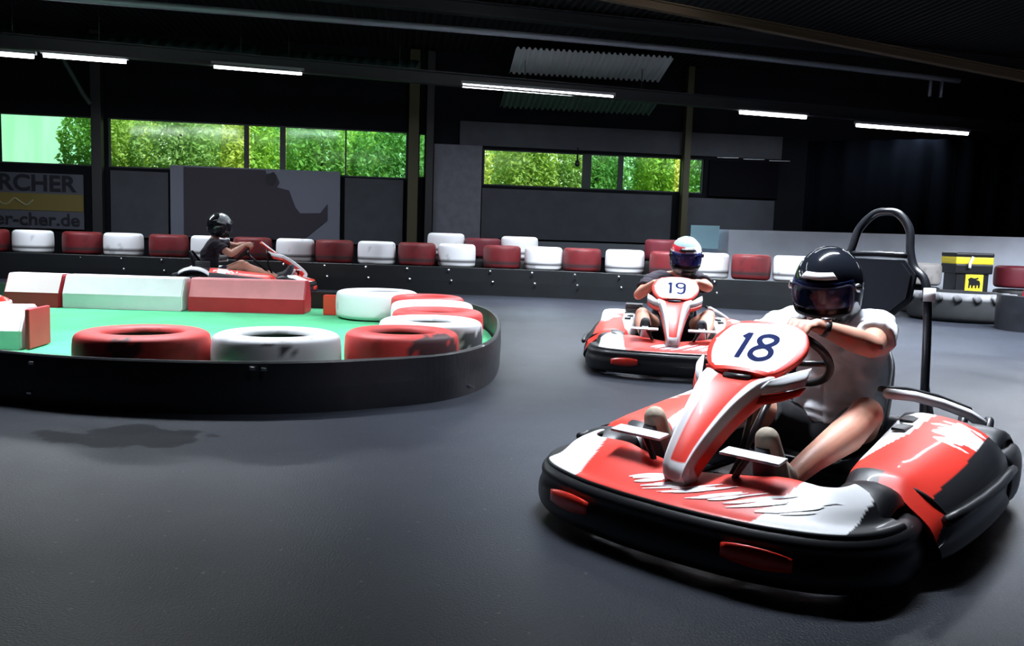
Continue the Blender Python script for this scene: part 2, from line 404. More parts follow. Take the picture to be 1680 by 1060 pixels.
# unseen battens added above the frame to light the karts and track
for x, y, z, k, lab in [(-2.7, 6.4, 3.7, 'track', 'added unseen tube light over the tyre island, left of the pair'), (2.2, 7.6, 3.75, 'mid', 'added unseen tube light over the middle of the track'),
                        (1.3, 12.0, 4.5, 'deep', 'added unseen high tube light over the far middle of the track'), (6.2, 9.4, 4.0, 'right', 'added unseen tube light over the right hand side of the track'), (1.45, 4.05, 3.6, 'near', 'added unseen tube light above the nearest kart'), (-6.0, 9.6, 3.8, 'track', 'added unseen tube light over the far left of the track'), (9.5, 9.5, 3.8, 'right', 'added unseen tube light over the far right of the track')]:
    batten((x, y, z), .27, 2.8, 2, lab, LAMP_W[k], hang=5.0 - z, spread=SPREAD[k])

# ---- things on the far wall
def panel(s0x, s1x, z0, z1, m, label, name='wall_panel', off=-.14, t=.04):
    return tag(fbox(name, sx(s0x), sx(s1x), z0, z1, m, None, off, t, None, .005), label, 'panel')
panel(-8.55, -7.4, .75, 2.14, M_clad, 'grey cladding panel between the dark column and the framed poster')
panel(-3.75, -2.5, .75, 2.18, M_clad, 'grey cladding panel between the framed poster and the ochre column')
panel(-1.85, -.80, .85, 3.0, mat('pale_cladding', (.12, .12, .15), .7, var=.2), 'tall pale grey wall panel left of the far right window')
panel(-.78, 3.55, .98, 2.08, M_clad, 'long grey cladding panel below the far right window')
panel(3.9, 6.0, .98, 2.05, M_clad, 'short grey cladding panel right of the ochre green column')
panel(-.78, 3.6, .62, .94, mat('mid_cladding', (.10, .11, .13), .7), 'low grey skirting panel behind the tyre row')
panel(-1.3, 6.1, 3.0, 3.52, M_clad, 'long grey fascia panel above the far right window')
panel(4.4, 6.05, 2.1, 2.92, M_dark, 'black shutter right of the far right window')
for i in range(3):
    a = 4.55 + i * .62
    tag(tube('cable', [fw(sx(a), 2.98 - .01 * i, -.2), fw(sx(a + .5), 2.99 - .01 * i, -.2)], .008, M_white, None, 0, 6), ['thin white cable at the top of the black shutter, left piece', 'thin white cable at the top of the black shutter, middle piece', 'thin white cable at the top of the black shutter, right piece'][i], 'cable')
tag(frombm((lambda b: (bm_lathe(b, [(.001, -.07), (.05, -.05), (.06, 0), (.045, .05), (.02, .08), (.012, .35)], 16, 'z', Matrix.Translation(fw(sx(1.32), 2.7, -.2)), 0, False), b)[1])(bmesh.new()), 'hanging_weight', M_black, None, True), 'small black weight hanging in front of the bright right window', 'weight')
# banner
bn = empty('banner', fw(sx(-10.2), .88, -.16)); tag(bn, 'dark advertising banner with a yellow middle band at the far left', 'banner'); bl = bn.location
fbox('banner_cloth', sx(-11.7), sx(-9.08), .88, 2.02, mat('banner_grey', (.06, .065, .085), .7), bn, -.16, .02, bl)
fbox('yellow_band', sx(-11.7), sx(-9.08), 1.25, 1.60, mat('banner_yellow', (.13, .10, .02), .7), bn, -.175, .02, bl)
M_ink = mat('banner_ink', (.004, .005, .012), .8)
TM = lambda x, z, off: basis(FW, (0, 0, 1), fw(sx(x), z, off) - bl)
text('lettering', 'RCHER', .46, TM(-9.98, 1.80, -.19), M_ink, bn, .004, .012, 1.05)
text('lettering', 'er-cher.de', .36, TM(-9.98, 1.06, -.19), M_ink, bn, .004, .006, 1.1)
tube('squiggle', [fw(sx(-10.9 + .12 * i), 1.42 + .07 * math.sin(i * 1.9), -.19) - bl for i in range(8)], .018, mat('banner_cream', (.25, .26, .15), .7), bn, 5, 6)
# poster with dark figures
ps = empty('poster', fw(sx(-5.6), .8, -.16)); tag(ps, 'large framed poster with dark figures on the wall under the wide green window', 'poster'); pl = ps.location
fbox('poster_board', sx(-7.35), sx(-3.85), .8, 2.30, mat('poster_grey', (.11, .12, .16), .6), ps, -.17, .03, pl)
M_pd = mat('poster_dark', (.018, .013, .024), .7)
fbox('picture', sx(-7.08), sx(-5.4), .82, 2.27, M_pd, ps, -.19, .02, pl)
PB = basis(FW, (0, 0, 1), fw(sx(-5.3), 1.5, -.20) - pl)
prism('picture_shape', [(-.3, .7), (.1, .7), (.18, .52), (.12, .42), (.38, .36), (.52, .0), (.62, -.12), (1.05, -.1), (1.2, .1), (1.2, -.25), (.7, -.68), (-.3, -.68)], -.008, .008, M_pd, ps, PB)
prism('picture_shape', [(-.06, .68), (.06, .74), (.12, .66), (.11, .52), (.04, .44), (-.08, .46), (-.12, .58)], 0, .014, mat('poster_black', (.006, .005, .009), .7), ps, PB)
# low white wall on the right, its light blue panel
M_wwall = mat('white_wall_paint', (.80, .86, .98), .7, var=.12, vscale=2)
a, b = Vector((3.75, 16.72, 0)), Vector((15.5, 12.0, 0)); d = (b - a)
wb = box('low_wall', (a + b) / 2 + Vector((0, .08, .65)), (d.length, .16, 1.30), M_wwall, None, Matrix.Rotation(math.atan2(d.y, d.x), 3, 'Z'))
tag(wb, 'long low pale blue white wall behind the tyres on the right', 'wall')
cb = Vector((3.72, 16.60, 1.14))
tag(box('wall_board', cb, (.55, .03, .45), mat('pale_blue', (.42, .72, .85), .5), None, Matrix.Rotation(math.atan2(d.y, d.x), 3, 'Z'), .005), 'small light blue board behind the head of the driver of kart 19', 'board')
# tall sheet behind the low wall, the corner's darkness put into its black
a2, b2_ = Vector((6.3, 18.6, 0)), Vector((16.2, 14.4, 0)); d2 = b2_ - a2
def dark_sheet():
    bm = bmesh.new(); n = 160; lo = []; hi = []; nn = Vector((-d2.y, d2.x, 0)).normalized()
    for i in range(n + 1):
        t = i / n; p = a2 + d2 * t + nn * (.06 * math.sin(i * .9) + .03 * math.sin(i * .37))
        lo.append(bm.verts.new(p + Vector((0, 0, .01)))); hi.append(bm.verts.new(p + Vector((0, 0, 3.3))))
    for i in range(n): bm.faces.new((lo[i], lo[i + 1], hi[i + 1], hi[i]))
    o = frombm(bm, 'dark_sheet', mat('corner_darkness', (.001, .0013, .002), 1.0, spec=.0), None, True)
    md = o.modifiers.new('t', 'SOLIDIFY'); md.thickness = .01
    return tag(o, 'tall black sheet for the darkness in the right corner, behind the low white wall', 'dark_sheet')
dark_sheet()

# ---- trees outside the windows
def leaf_mesh(n, R, seed):
    rnd = random.Random(seed); V = []; Fc = []
    for i in range(n):
        while True:
            p = Vector((rnd.uniform(-1, 1), rnd.uniform(-1, 1), rnd.uniform(-1, 1)))
            if .25 < p.length < 1: break
        p = Vector((p.x * R[0], p.y * R[1], p.z * R[2])) * (1 + .25 * noise.noise(p * 2))
        a = Vector((rnd.uniform(-1, 1), rnd.uniform(-1, 1), rnd.uniform(-.5, .5))).normalized(); b_ = a.cross(Vector((rnd.uniform(-1, 1), rnd.uniform(-1, 1), 1))).normalized()
        s = rnd.uniform(.08, .16); k = len(V)
        V += [p - a * s, p - b_ * s * .45 + a * .1 * s, p + a * s, p + b_ * s * .45 + a * .1 * s]; Fc.append((k, k + 1, k + 2, k + 3))
    return meshof(V, Fc, 'leaves')
def leafmat(name, c):
    m = bpy.data.materials.new(name); m.use_nodes = True; nt = m.node_tree; N = nt.nodes; L = nt.links
    out = [n for n in N if n.type == 'OUTPUT_MATERIAL'][0]; N.remove(N['Principled BSDF'])
    d = N.new('ShaderNodeBsdfDiffuse'); t = N.new('ShaderNodeBsdfTranslucent'); mx = N.new('ShaderNodeMixShader'); mx.inputs[0].default_value = .45
    d.inputs[0].default_value = (*c, 1); t.inputs[0].default_value = (c[0] * 1.3, c[1] * 1.3, c[2] * .8, 1)
    L.new(d.outputs[0], mx.inputs[1]); L.new(t.outputs[0], mx.inputs[2]); L.new(mx.outputs[0], out.inputs[0]); return m
LM = [leafmat('leaf_a', (.36, .50, .20)), leafmat('leaf_b', (.28, .44, .22)), leafmat('leaf_c', (.52, .60, .20))]
crowns = []
for k in range(3):
    me = leaf_mesh(6500, [(1.7, 1.4, 2.3), (2.1, 1.5, 2.0), (1.4, 1.3, 2.6)][k], 11 + k); me.materials.append(LM[k]); crowns.append(me)
M_bark = mat('bark', (.07, .055, .035), .9, var=.4)
tr_bm = bmesh.new(); bm_tube(tr_bm, [(0, 0, 0), (.05, 0, 1.2), (-.04, .05, 2.4), (.1, 0, 3.6)], [.13, .11, .09, .04], 8)
trunk_me = bpy.data.meshes.new('trunk'); tr_bm.to_mesh(trunk_me); tr_bm.free(); trunk_me.materials.append(M_bark)
rt_ = random.Random(3)
for i in range(19):
    back = i >= 11
    x = (-11.6 + i * 2.0) if not back else (-12.4 + (i - 11) * 2.5)
    yy = (25.4 + .133 * x + rt_.uniform(-.2, .2)) if not back else (28.8 + .133 * x)
    r_ = empty('leafy_tree', (x, yy, 0), 0 if not back else 1.2); tag(r_, 'leafy green tree standing outside beyond the hall windows', 'tree', 'trees outside the hall windows')
    c = bpy.data.objects.new('crown', crowns[i % 3]); COL.objects.link(c); c.parent = r_; c.location = (0, 0, rt_.uniform(2.5, 3.0)); c.scale = (.62, .7, 1) if not back else (.8, .8, 1.15)
    t = bpy.data.objects.new('trunk', trunk_me); COL.objects.link(t); t.parent = r_
S(box('trim_2', (0, 36, -.06), (90, 36, .1), mat('grass_ground', (.10, .22, .06), .9, var=.3, vscale=.5)))

# ================================================================== TYRES AND BARRIERS
M_tr = mat('red_tyre_paint', (.62, .055, .05), .55, vcol=True); M_tw = mat('white_tyre_paint', (.85, .86, .88), .55, vcol=True)
def tyre_mesh(R, H, col, marks=None, seed=0, lugs=0, groove=False):
    """tyre lying flat, bottom at z=0"""
    bm = bmesh.new(); r0 = R * .56
    prof = [(r0, H * .12), (r0 * 1.12, H * .02), (R * .80, 0), (R * .93, H * .05), (R * .985, H * .16), (R, H * .5), (R * .985, H * .84), (R * .93, H * .95), (R * .80, H), (r0 * 1.12, H * .98), (r0, H * .88), (r0 * 1.03, H * .8), (R * .78, H * .7), (R * .80, H * .5), (R * .78, H * .3), (r0 * 1.03, H * .2)]
    pp = [(p.x, p.z) for p in cat([(a, 0, b) for a, b in prof], 3, True)]
    bm_lathe(bm, pp, 72)
    if lugs:
        for k in range(lugs):
            for s in (0,):
                a = 2 * PI * (k + .5 * s) / lugs; z = H * .84; L_ = .30 * R
                Rm = Matrix.Rotation(a, 3, 'Z') @ Matrix.Rotation(.5 if s == 0 else -.5, 3, 'X')
                bm_box(bm, Matrix.Rotation(a, 3, 'Z') @ Vector((R * .93, 0, z)), (R * .24, R * .13, H * .26), Rm, 0, .02)
    bmesh.ops.recalc_face_normals(bm, faces=bm.faces)
    me = bpy.data.meshes.new('tyre'); bm.to_mesh(me); bm.free()
    for p in me.polygons: p.use_smooth = True
    def c(v):
        r = math.hypot(v.x, v.y); a = math.atan2(v.y, v.x); k = Vector(col)
        tread = abs(math.sin(a * 36)) if (r > R * .95) else 1
        if r > R * .93 and abs(v.z / H - .24) < .05 and groove: k = Vector((.02, .02, .022))
        if lugs: k = Vector((.17, .17, .18)) if (v.z > H * .84 and r > R * .78) else Vector((.009, .011, .013))
        if r < R * .85 and H * .1 < v.z < H * .86: k = Vector((.02, .02, .02))          # unpainted inside
        n_ = noise.noise(Vector((v.x, v.y, v.z + seed)) * 7)
        if n_ > .42: k = k * .75
        if marks:
            for (ma, mz, wa, wz, amt) in marks:
                da = (a - ma + PI) % (2 * PI) - PI
                q = (da / wa) ** 2 + ((v.z / H - mz) / wz) ** 2
                if q < 1 + .9 * noise.noise(Vector((a * 8, v.z * 22, seed))) and r > R * .8: k = k.lerp(Vector((.02, .02, .025)), amt)
        return k
    paint(me, c); return me
RC = (.70, .055, .05); WC = (.86, .87, .90)
def tyre(loc, R, H, col, label, cat='tyre', group=None, marks=None, seed=0, lugs=0, me=None, rz=0):
    me = me or tyre_mesh(R, H, col, marks, seed, lugs)
    if not me.materials: me.materials.append(M_tr if col == RC else (M_tw if col == WC else M_rubber))
    o = bpy.data.objects.new('tyre', me); COL.objects.link(o); o.location = loc; o.rotation_euler.z = rz
    return tag(o, label, cat, group)
ZP = .10
# the island tyres
isl = [((-2.20, 4.99), RC, 'red tyre with a black smear on its side, leftmost at the front of the island', [(-1.45, .78, .26, .20, .85)], .385),
       ((-1.43, 5.10), WC, 'white tyre with dark scribbles between the two front red tyres of the island', [(-1.25, .80, .22, .05, .9), (-1.45, .88, .08, .03, .8), (-1.02, .78, .10, .05, .8)], .385),
       ((-.71, 5.43), RC, 'red tyre with a large black patch, at the front right corner of the island', [(-.75, .6, .55, .5, .93)], .37),
       ((-.60, 6.20), WC, 'white tyre with black scuffs on the right corner of the island behind the red one', [(-.45, .55, .45, .28, .9), (-.2, .2, .5, .15, .9)], .385),
       ((-.62, 6.98), RC, 'red tyre directly behind the scuffed white corner tyre', None, .38),
       ((-.74, 7.74), WC, 'white tyre in the middle of the receding right side of the island', None, .38),
       ((-.86, 8.49), RC, 'red tyre second to last on the receding right side of the island', None, .37),
       ((-1.47, 9.10), WC, 'large plain white tyre at the far end of the island beside the red block', None, .44)]
for i, ((x, y), c, lab, mk, R) in enumerate(isl):
    tyre((x, y, ZP + .005), R, .30 if i < 7 else .30, c, lab, group='painted tyres around the track island', marks=mk, seed=i)
# band around the island
def band(name, pts, h, m, label, closed=False, t=.03, seam=None):
    P = cat([(x, y, 0) for x, y in pts], 10, closed); bm = bmesh.new(); rings = []; n = len(P)
    for i in range(n):
        tg = (P[(i + 1) % n] - P[i - 1]) if closed else (P[min(i + 1, n - 1)] - P[max(i - 1, 0)])
        nn = Vector((-tg.y, tg.x, 0)).normalized(); p = P[i]
        rings.append([bm.verts.new(p + nn * a + Vector((0, 0, b))) for a, b in ((0, 0.0), (-.004, h * .5), (0, h - .01), (.008, h), (t, h), (t, 0))])
    for i in range(n if closed else n - 1):
        a, b = rings[i], rings[(i + 1) % n]
        for k in range(6):
            bm.faces.new((a[k], a[(k + 1) % 6], b[(k + 1) % 6], b[k]))
    if not closed: bm.faces.new(rings[0]); bm.faces.new(rings[-1][::-1])
    o = frombm(bm, name, m, None, False)
    return tag(o, label, 'barrier')
M_band = mat('scuffed_black_band', (.011, .0125, .018), .45, var=.45, vscale=5, bump=(14, .25, .01), coat=.1)
ISL = [(-7.2, 7.6), (-6.2, 6.3), (-4.9, 5.45), (-3.7, 4.93), (-2.89, 4.70), (-2.49, 4.59), (-2.03, 4.545), (-1.57, 4.57), (-1.15, 4.67), (-.82, 4.84), (-.46, 5.10), (-.24, 5.46), (-.12, 6.0), (-.09, 6.8), (-.13, 7.7), (-.28, 8.6), (-.62, 9.4), (-1.2, 9.95), (-3, 10.1), (-5.6, 10.0), (-7.2, 9.0)]
ib = band('rubber_barrier', ISL, .295, M_band, 'curved black rubber band around the near track island', True)
sc_bm = []
for px_, z in [((-2.66, 4.625), .245), ((-2.68, 4.63), .075), ((-1.42, 4.585), .262), ((-1.36, 4.60), .256), ((-.25, 5.40), .05)]:
    bm = bmesh.new(); bm_box(bm, (px_[0], px_[1] - .008, z), (.03, .012, .018), Matrix.Rotation(-.15, 3, 'Z'), 0, .003); frombm(bm, 'bolt', M_chrome, ib)
# green carpet of the island
ctr = Vector((-2.9, 7.3, 0))
def inset(p, d):
    v = Vector((p[0], p[1], 0)) - ctr; return (ctr.x + v.x * (1 - d / v.length), ctr.y + v.y * (1 - d / v.length))
P_ = [(p.x, p.y) for p in cat([(x, y, 0) for x, y in ISL], 8, True)]
M_carp = mat('green_carpet', (.07, .46, .20), .9, var=.22, vscale=2.5, bump=(60, .4, .01))
tag(prism('green_carpet', [inset(p, .05) for p in P_], 0.0, ZP - .002, M_carp), 'bright green artificial turf inside the tyre island', 'turf')
# plastic barrier blocks
def block(loc, L, rz, m_low, m_top, label, h=.36, cat='barrier block'):
    r_ = empty('barrier_block', loc, rz); tag(r_, label, cat, None)
    prof = [(-.19, 0), (-.19, h * .44), (-.10, h * .96), (-.085, h), (.085, h), (.10, h * .96), (.19, h * .44), (.19, 0)]
    bm = bmesh.new(); A = [bm.verts.new((-L / 2, y, z)) for y, z in prof]; B = [bm.verts.new((L / 2, y, z)) for y, z in prof]
    n = len(prof)
    for i in range(n):
        j = (i + 1) % n; f = bm.faces.new((A[i], A[j], B[j], B[i])); f.material_index = 0 if i in (0, 6, 7) else 1
    bm.faces.new(A[::-1]); bm.faces.new(B)
    bmesh.ops.bevel(bm, geom=[e for e in bm.edges if abs(e.verts[0].co.x - e.verts[1].co.x) < 1e-4], offset=.012, segments=2, affect='EDGES')
    frombm(bm, 'block_body', [m_low, m_top], r_)
    return r_
M_bw = mat('white_block', (.84, .85, .87), .5, var=.06); M_br = mat('red_block', (.55, .02, .035), .45, var=.15); M_bp = mat('pale_red_block', (.74, .23, .25), .5, var=.1); M_bp2 = mat('pale_pink_block', (.82, .66, .68), .5)  # the pale reds colour the upper faces of the red blocks
block((-5.22, 9.28, ZP), .60, .01, M_br, M_bp2, 'short barrier block with pale top and red base at the left of the block row')
block((-4.26, 9.32, ZP), 1.29, .03, M_bw, M_bw, 'white barrier block in the middle of the block row on the turf')
block((-2.94, 9.42, ZP), 1.27, .04, M_br, M_bp, 'red barrier block with a paler top, right end of the block row')
block((-4.35, 6.10, ZP), 1.6, .12, M_bw, M_bw, 'white barrier block cut off by the left edge of the photo', .31)
tag(box('end_plate', (-3.515, 6.20, ZP + .15), (.03, .36, .29), M_br, None, Matrix.Rotation(.12, 3, 'Z'), .008), 'thin red end plate on the white block at the left edge', 'plate')
def bollard(loc, label):
    r_ = empty('traffic_bollard', loc); tag(r_, label, 'bollard')
    bm = bmesh.new(); bm_lathe(bm, [(.0, 0), (.25, 0), (.24, .05), (.22, .16), (.18, .25), (.10, .29), (0, .30)], 28, closed=False); frombm(bm, 'body', M_red, r_, True)
    for z in (.07, .14, .20):
        bm = bmesh.new(); r = .243 if z < .1 else (.232 if z < .17 else .208)
        bm_lathe(bm, [(r - .02, z), (r + .004, z), (r - .006, z + .035), (r - .02, z + .035)], 28); frombm(bm, 'stripe', M_bp2, r_, True)
    bm = bmesh.new(); bm_box(bm, (0.05, 0, .012), (.62, .5, .024), None, 0, .006); frombm(bm, 'base_plate', M_red, r_)
    return r_
bollard((-4.55, 7.22, ZP), 'low red and white striped bollard on the turf at the left edge')
# small red post between the red block and the white tyre
tag(box('marker_post', (-2.02, 9.30, ZP + .11), (.14, .1, .22), M_red, None, None, .01), 'small red marker post between the red block and the white tyre', 'post')

# ---- far barrier
def Yrow(x):   # front face line of the far barrier
    pts = [(-16, 14.6), (-8, 14.8), (0, 14.5), (1.5, 14.2), (3.2, 13.4), (5, 12.9), (8, 12.6), (14, 12.4)]
    for (a, b), (c, d_) in zip(pts, pts[1:]):
        if x <= c: return b + (d_ - b) * (x - a) / (c - a)
    return 12.4
fb = band('rubber_barrier', [(x, Yrow(x)) for x in [-15, -12, -9, -6, -3, 0, 1.5, 3.2, 5, 5.8]], .47, mat('far_black_band', (.007, .009, .011), .5, var=.3, vscale=3), 'long black rubber band below the far row of painted tyres')
for i, x in enumerate([-7.6 + .72 * k for k in range(17)]):
    for z in (.42, .24):
        bm = bmesh.new(); bm_lathe(bm, [(0, -.012), (.02, -.008), (.022, 0)], 10, 'y', Matrix.Translation((x + (.05 if z < .3 else 0), Yrow(x) - .012, z)), 0, False); frombm(bm, 'bolt', M_chrome, fb, True)
F_ = 1380.594
def at(px, Y):    # x on the far row seen at this column, at depth Y (helper for even spacing of the row)
    return (px - 840) / F_ * Y * 1.0
row = [(-86, 'w'), (-20, 'r'), (53, 'w'), (134, 'r'), (201, 'w'), (275, 'r'), (343, 'w'), (412, 'r'), (482, 'w'), (546, 'r'), (615, 'w'), (681, 'r'), (746, 'w'), (820, 'r'), (888, 'w'), (951, 'r'), (1021, 'w'), (1092, 'r'), (1160, 'w'), (1228, 'r'), (1297, 'w'), (1368, 'r'), (1438, 'w'), (1506, 'g'), (1660, 'r'), (1735, 'r')]
meW = [tyre_mesh(.345, .41, WC, None, 20 + k, 0, True) for k in range(2)]; meR = [tyre_mesh(.345, .41, (.15, .009, .013), None, 30 + k, 0, True) for k in range(2)]
for m_ in meW: m_.materials.append(M_tw)
for m_ in meR: m_.materials.append(M_tr)
meG = tyre_mesh(.345, .36, (.30, .28, .27), None, 40); meG.materials.append(M_tw)
meD = tyre_mesh(.345, .36, (.13, .01, .02), None, 41); meD.materials.append(M_tr)
meK = tyre_mesh(.34, .21, (.02, .02, .022), None, 42); meK.materials.append(M_rubber)
cnt = {'w': 0, 'r': 0}
ORD = ['first', 'second', 'third', 'fourth', 'fifth', 'sixth', 'seventh', 'eighth', 'ninth', 'tenth', 'eleventh', 'twelfth']
for i, (px, k) in enumerate(row):
    Y = 14.9
    for _ in range(6): Y = Yrow(at(px, Y)) + .42
    if px > 1450: Y = 13.9
    x = at(px, Y); s = .97 if x < 2 else .90
    if k == 'k': continue
    for lv in range(2):
        o = bpy.data.objects.new('tyre', meK); COL.objects.link(o); o.location = (x, Y, .006 + .212 * lv); o.scale = (s, s, 1)
        tag(o, 'plain black tyre under the painted tyres, hidden behind the far black band', 'tyre', 'black tyres behind the far band')
    if k == 'g': me, lab = meG, 'grey tyre on the far row just left of the black and yellow drum'
    elif px > 1600: me, lab = meD, ('dark red tyre on the far row just right of the black and yellow drum' if px < 1700 else 'dark red tyre of the far row cut off by the right edge')
    else:
        col = 'white' if k == 'w' else 'red'; n_ = cnt[k]; cnt[k] += 1
        me = (meW if k == 'w' else meR)[n_ % 2]; lab = '%s painted tyre on the far barrier row, %s %s one from the left' % (col, ORD[n_], col)
    o = bpy.data.objects.new('tyre', me); COL.objects.link(o); o.location = (x, Y, .455); o.rotation_euler.z = i * .7; o.scale = (s, s, 1)
    tag(o, lab, 'tyre', 'painted tyres on the far barrier row')
# a few more stacked behind the row
for px, k, z, lab in [(728, 'w', .64, 'white tyre peeping out behind the far row, left of centre'), (788, 'r', .62, 'red tyre peeping out behind the far row near the middle'), (848, 'w', .62, 'white tyre peeping out behind the far row near the middle'), (915, 'k', .60, 'black tyre peeping out behind the far row near the middle'), (1085, 'r', .70, 'dark red tyre standing above the row behind the driver of kart 19')]:
    Y = Yrow(at(px, 15)) + 1.15; x = at(px, Y)
    for lv in range(2):
        o = bpy.data.objects.new('tyre', meK); COL.objects.link(o); o.scale = (1, 1, z / .43); o.location = (x, Y, 0)
        o.location.z = lv * z / 2
        tag(o, 'plain black tyre hidden behind the far row', 'tyre', 'black tyres behind the far row')
    o = bpy.data.objects.new('tyre', {'w': meW[0], 'r': meD, 'k': meG}[k] if k != 'k' else meK); COL.objects.link(o); o.location = (x, Y, z)
    tag(o, lab, 'tyre', 'tyres behind the far row')
# lugged tractor tyre, drum, end piece
me = tyre_mesh(.72, .42, (.07, .07, .078), None, 50, 18); me.materials.append(mat('dusty_rubber', (.1, .1, .1), .8, vcol=True))
tyre((6.72, 12.65, 0), .72, .42, None, 'big grey lugged tractor tyre lying flat in front of the black and yellow drum', me=me)
dr = empty('oil_drum', (7.45, 13.9, 0)); dr.scale = (.80, .8, .95); tag(dr, 'black and yellow oil drum behind the tractor tyre', 'drum')
M_dy = mat('yellow_paint', (.85, .68, .04), .45)
def rsq(bm, w_, z0, z1, mi=0): bm_box(bm, (0, 0, (z0 + z1) / 2), (w_, w_ * .8, z1 - z0), None, mi, .03)
bm = bmesh.new(); rsq(bm, .66, 0, .74); frombm(bm, 'body', M_black, dr)
bm = bmesh.new(); rsq(bm, .76, .70, .87); frombm(bm, 'collar', M_black, dr)
bm = bmesh.new(); rsq(bm, .765, .86, .99); frombm(bm, 'yellow_band', M_dy, dr)
bm = bmesh.new(); rsq(bm, .775, .985, 1.06); frombm(bm, 'lid', M_black, dr)
bm = bmesh.new(); bm_box(bm, (.03, -.272, .54), (.36, .02, .30), None, 0, .006); em = frombm(bm, 'emblem', M_dy, dr)
EB = basis((1, 0, 0), (0, 0, 1), (.03, -.286, .54))
prism('emblem_mark', [(-.11, .03), (-.13, .07), (-.08, .10), (.0, .085), (.07, .10), (.08, .08), (.03, .06), (.1, .045), (.12, .0), (.11, -.08), (.085, -.08), (.08, -.03), (.05, -.03), (.045, -.08), (.02, -.08), (.015, -.035), (-.02, -.035), (-.03, -.08), (-.055, -.08), (-.06, -.03), (-.085, -.03), (-.09, -.08), (-.115, -.08), (-.115, -.01)], -.003, .004, M_black, em, EB)
tube('handle', [(-.13, -.36, .80), (-.12, -.34, .87), (-.06, -.33, .99)], .03, M_white, dr, 0, 8)
eb = band('rubber_barrier', [(6.75, 11.75), (6.53, 11.25), (6.75, 10.8), (7.6, 10.5), (9.0, 10.5)], .47, M_band, 'black barrier band with a pale topped red block behind it at the right edge')
block((7.75, 11.15, .0), 1.9, 0.02, M_br, M_bp, 'red block with a paler top behind the black band at the right edge', .56)

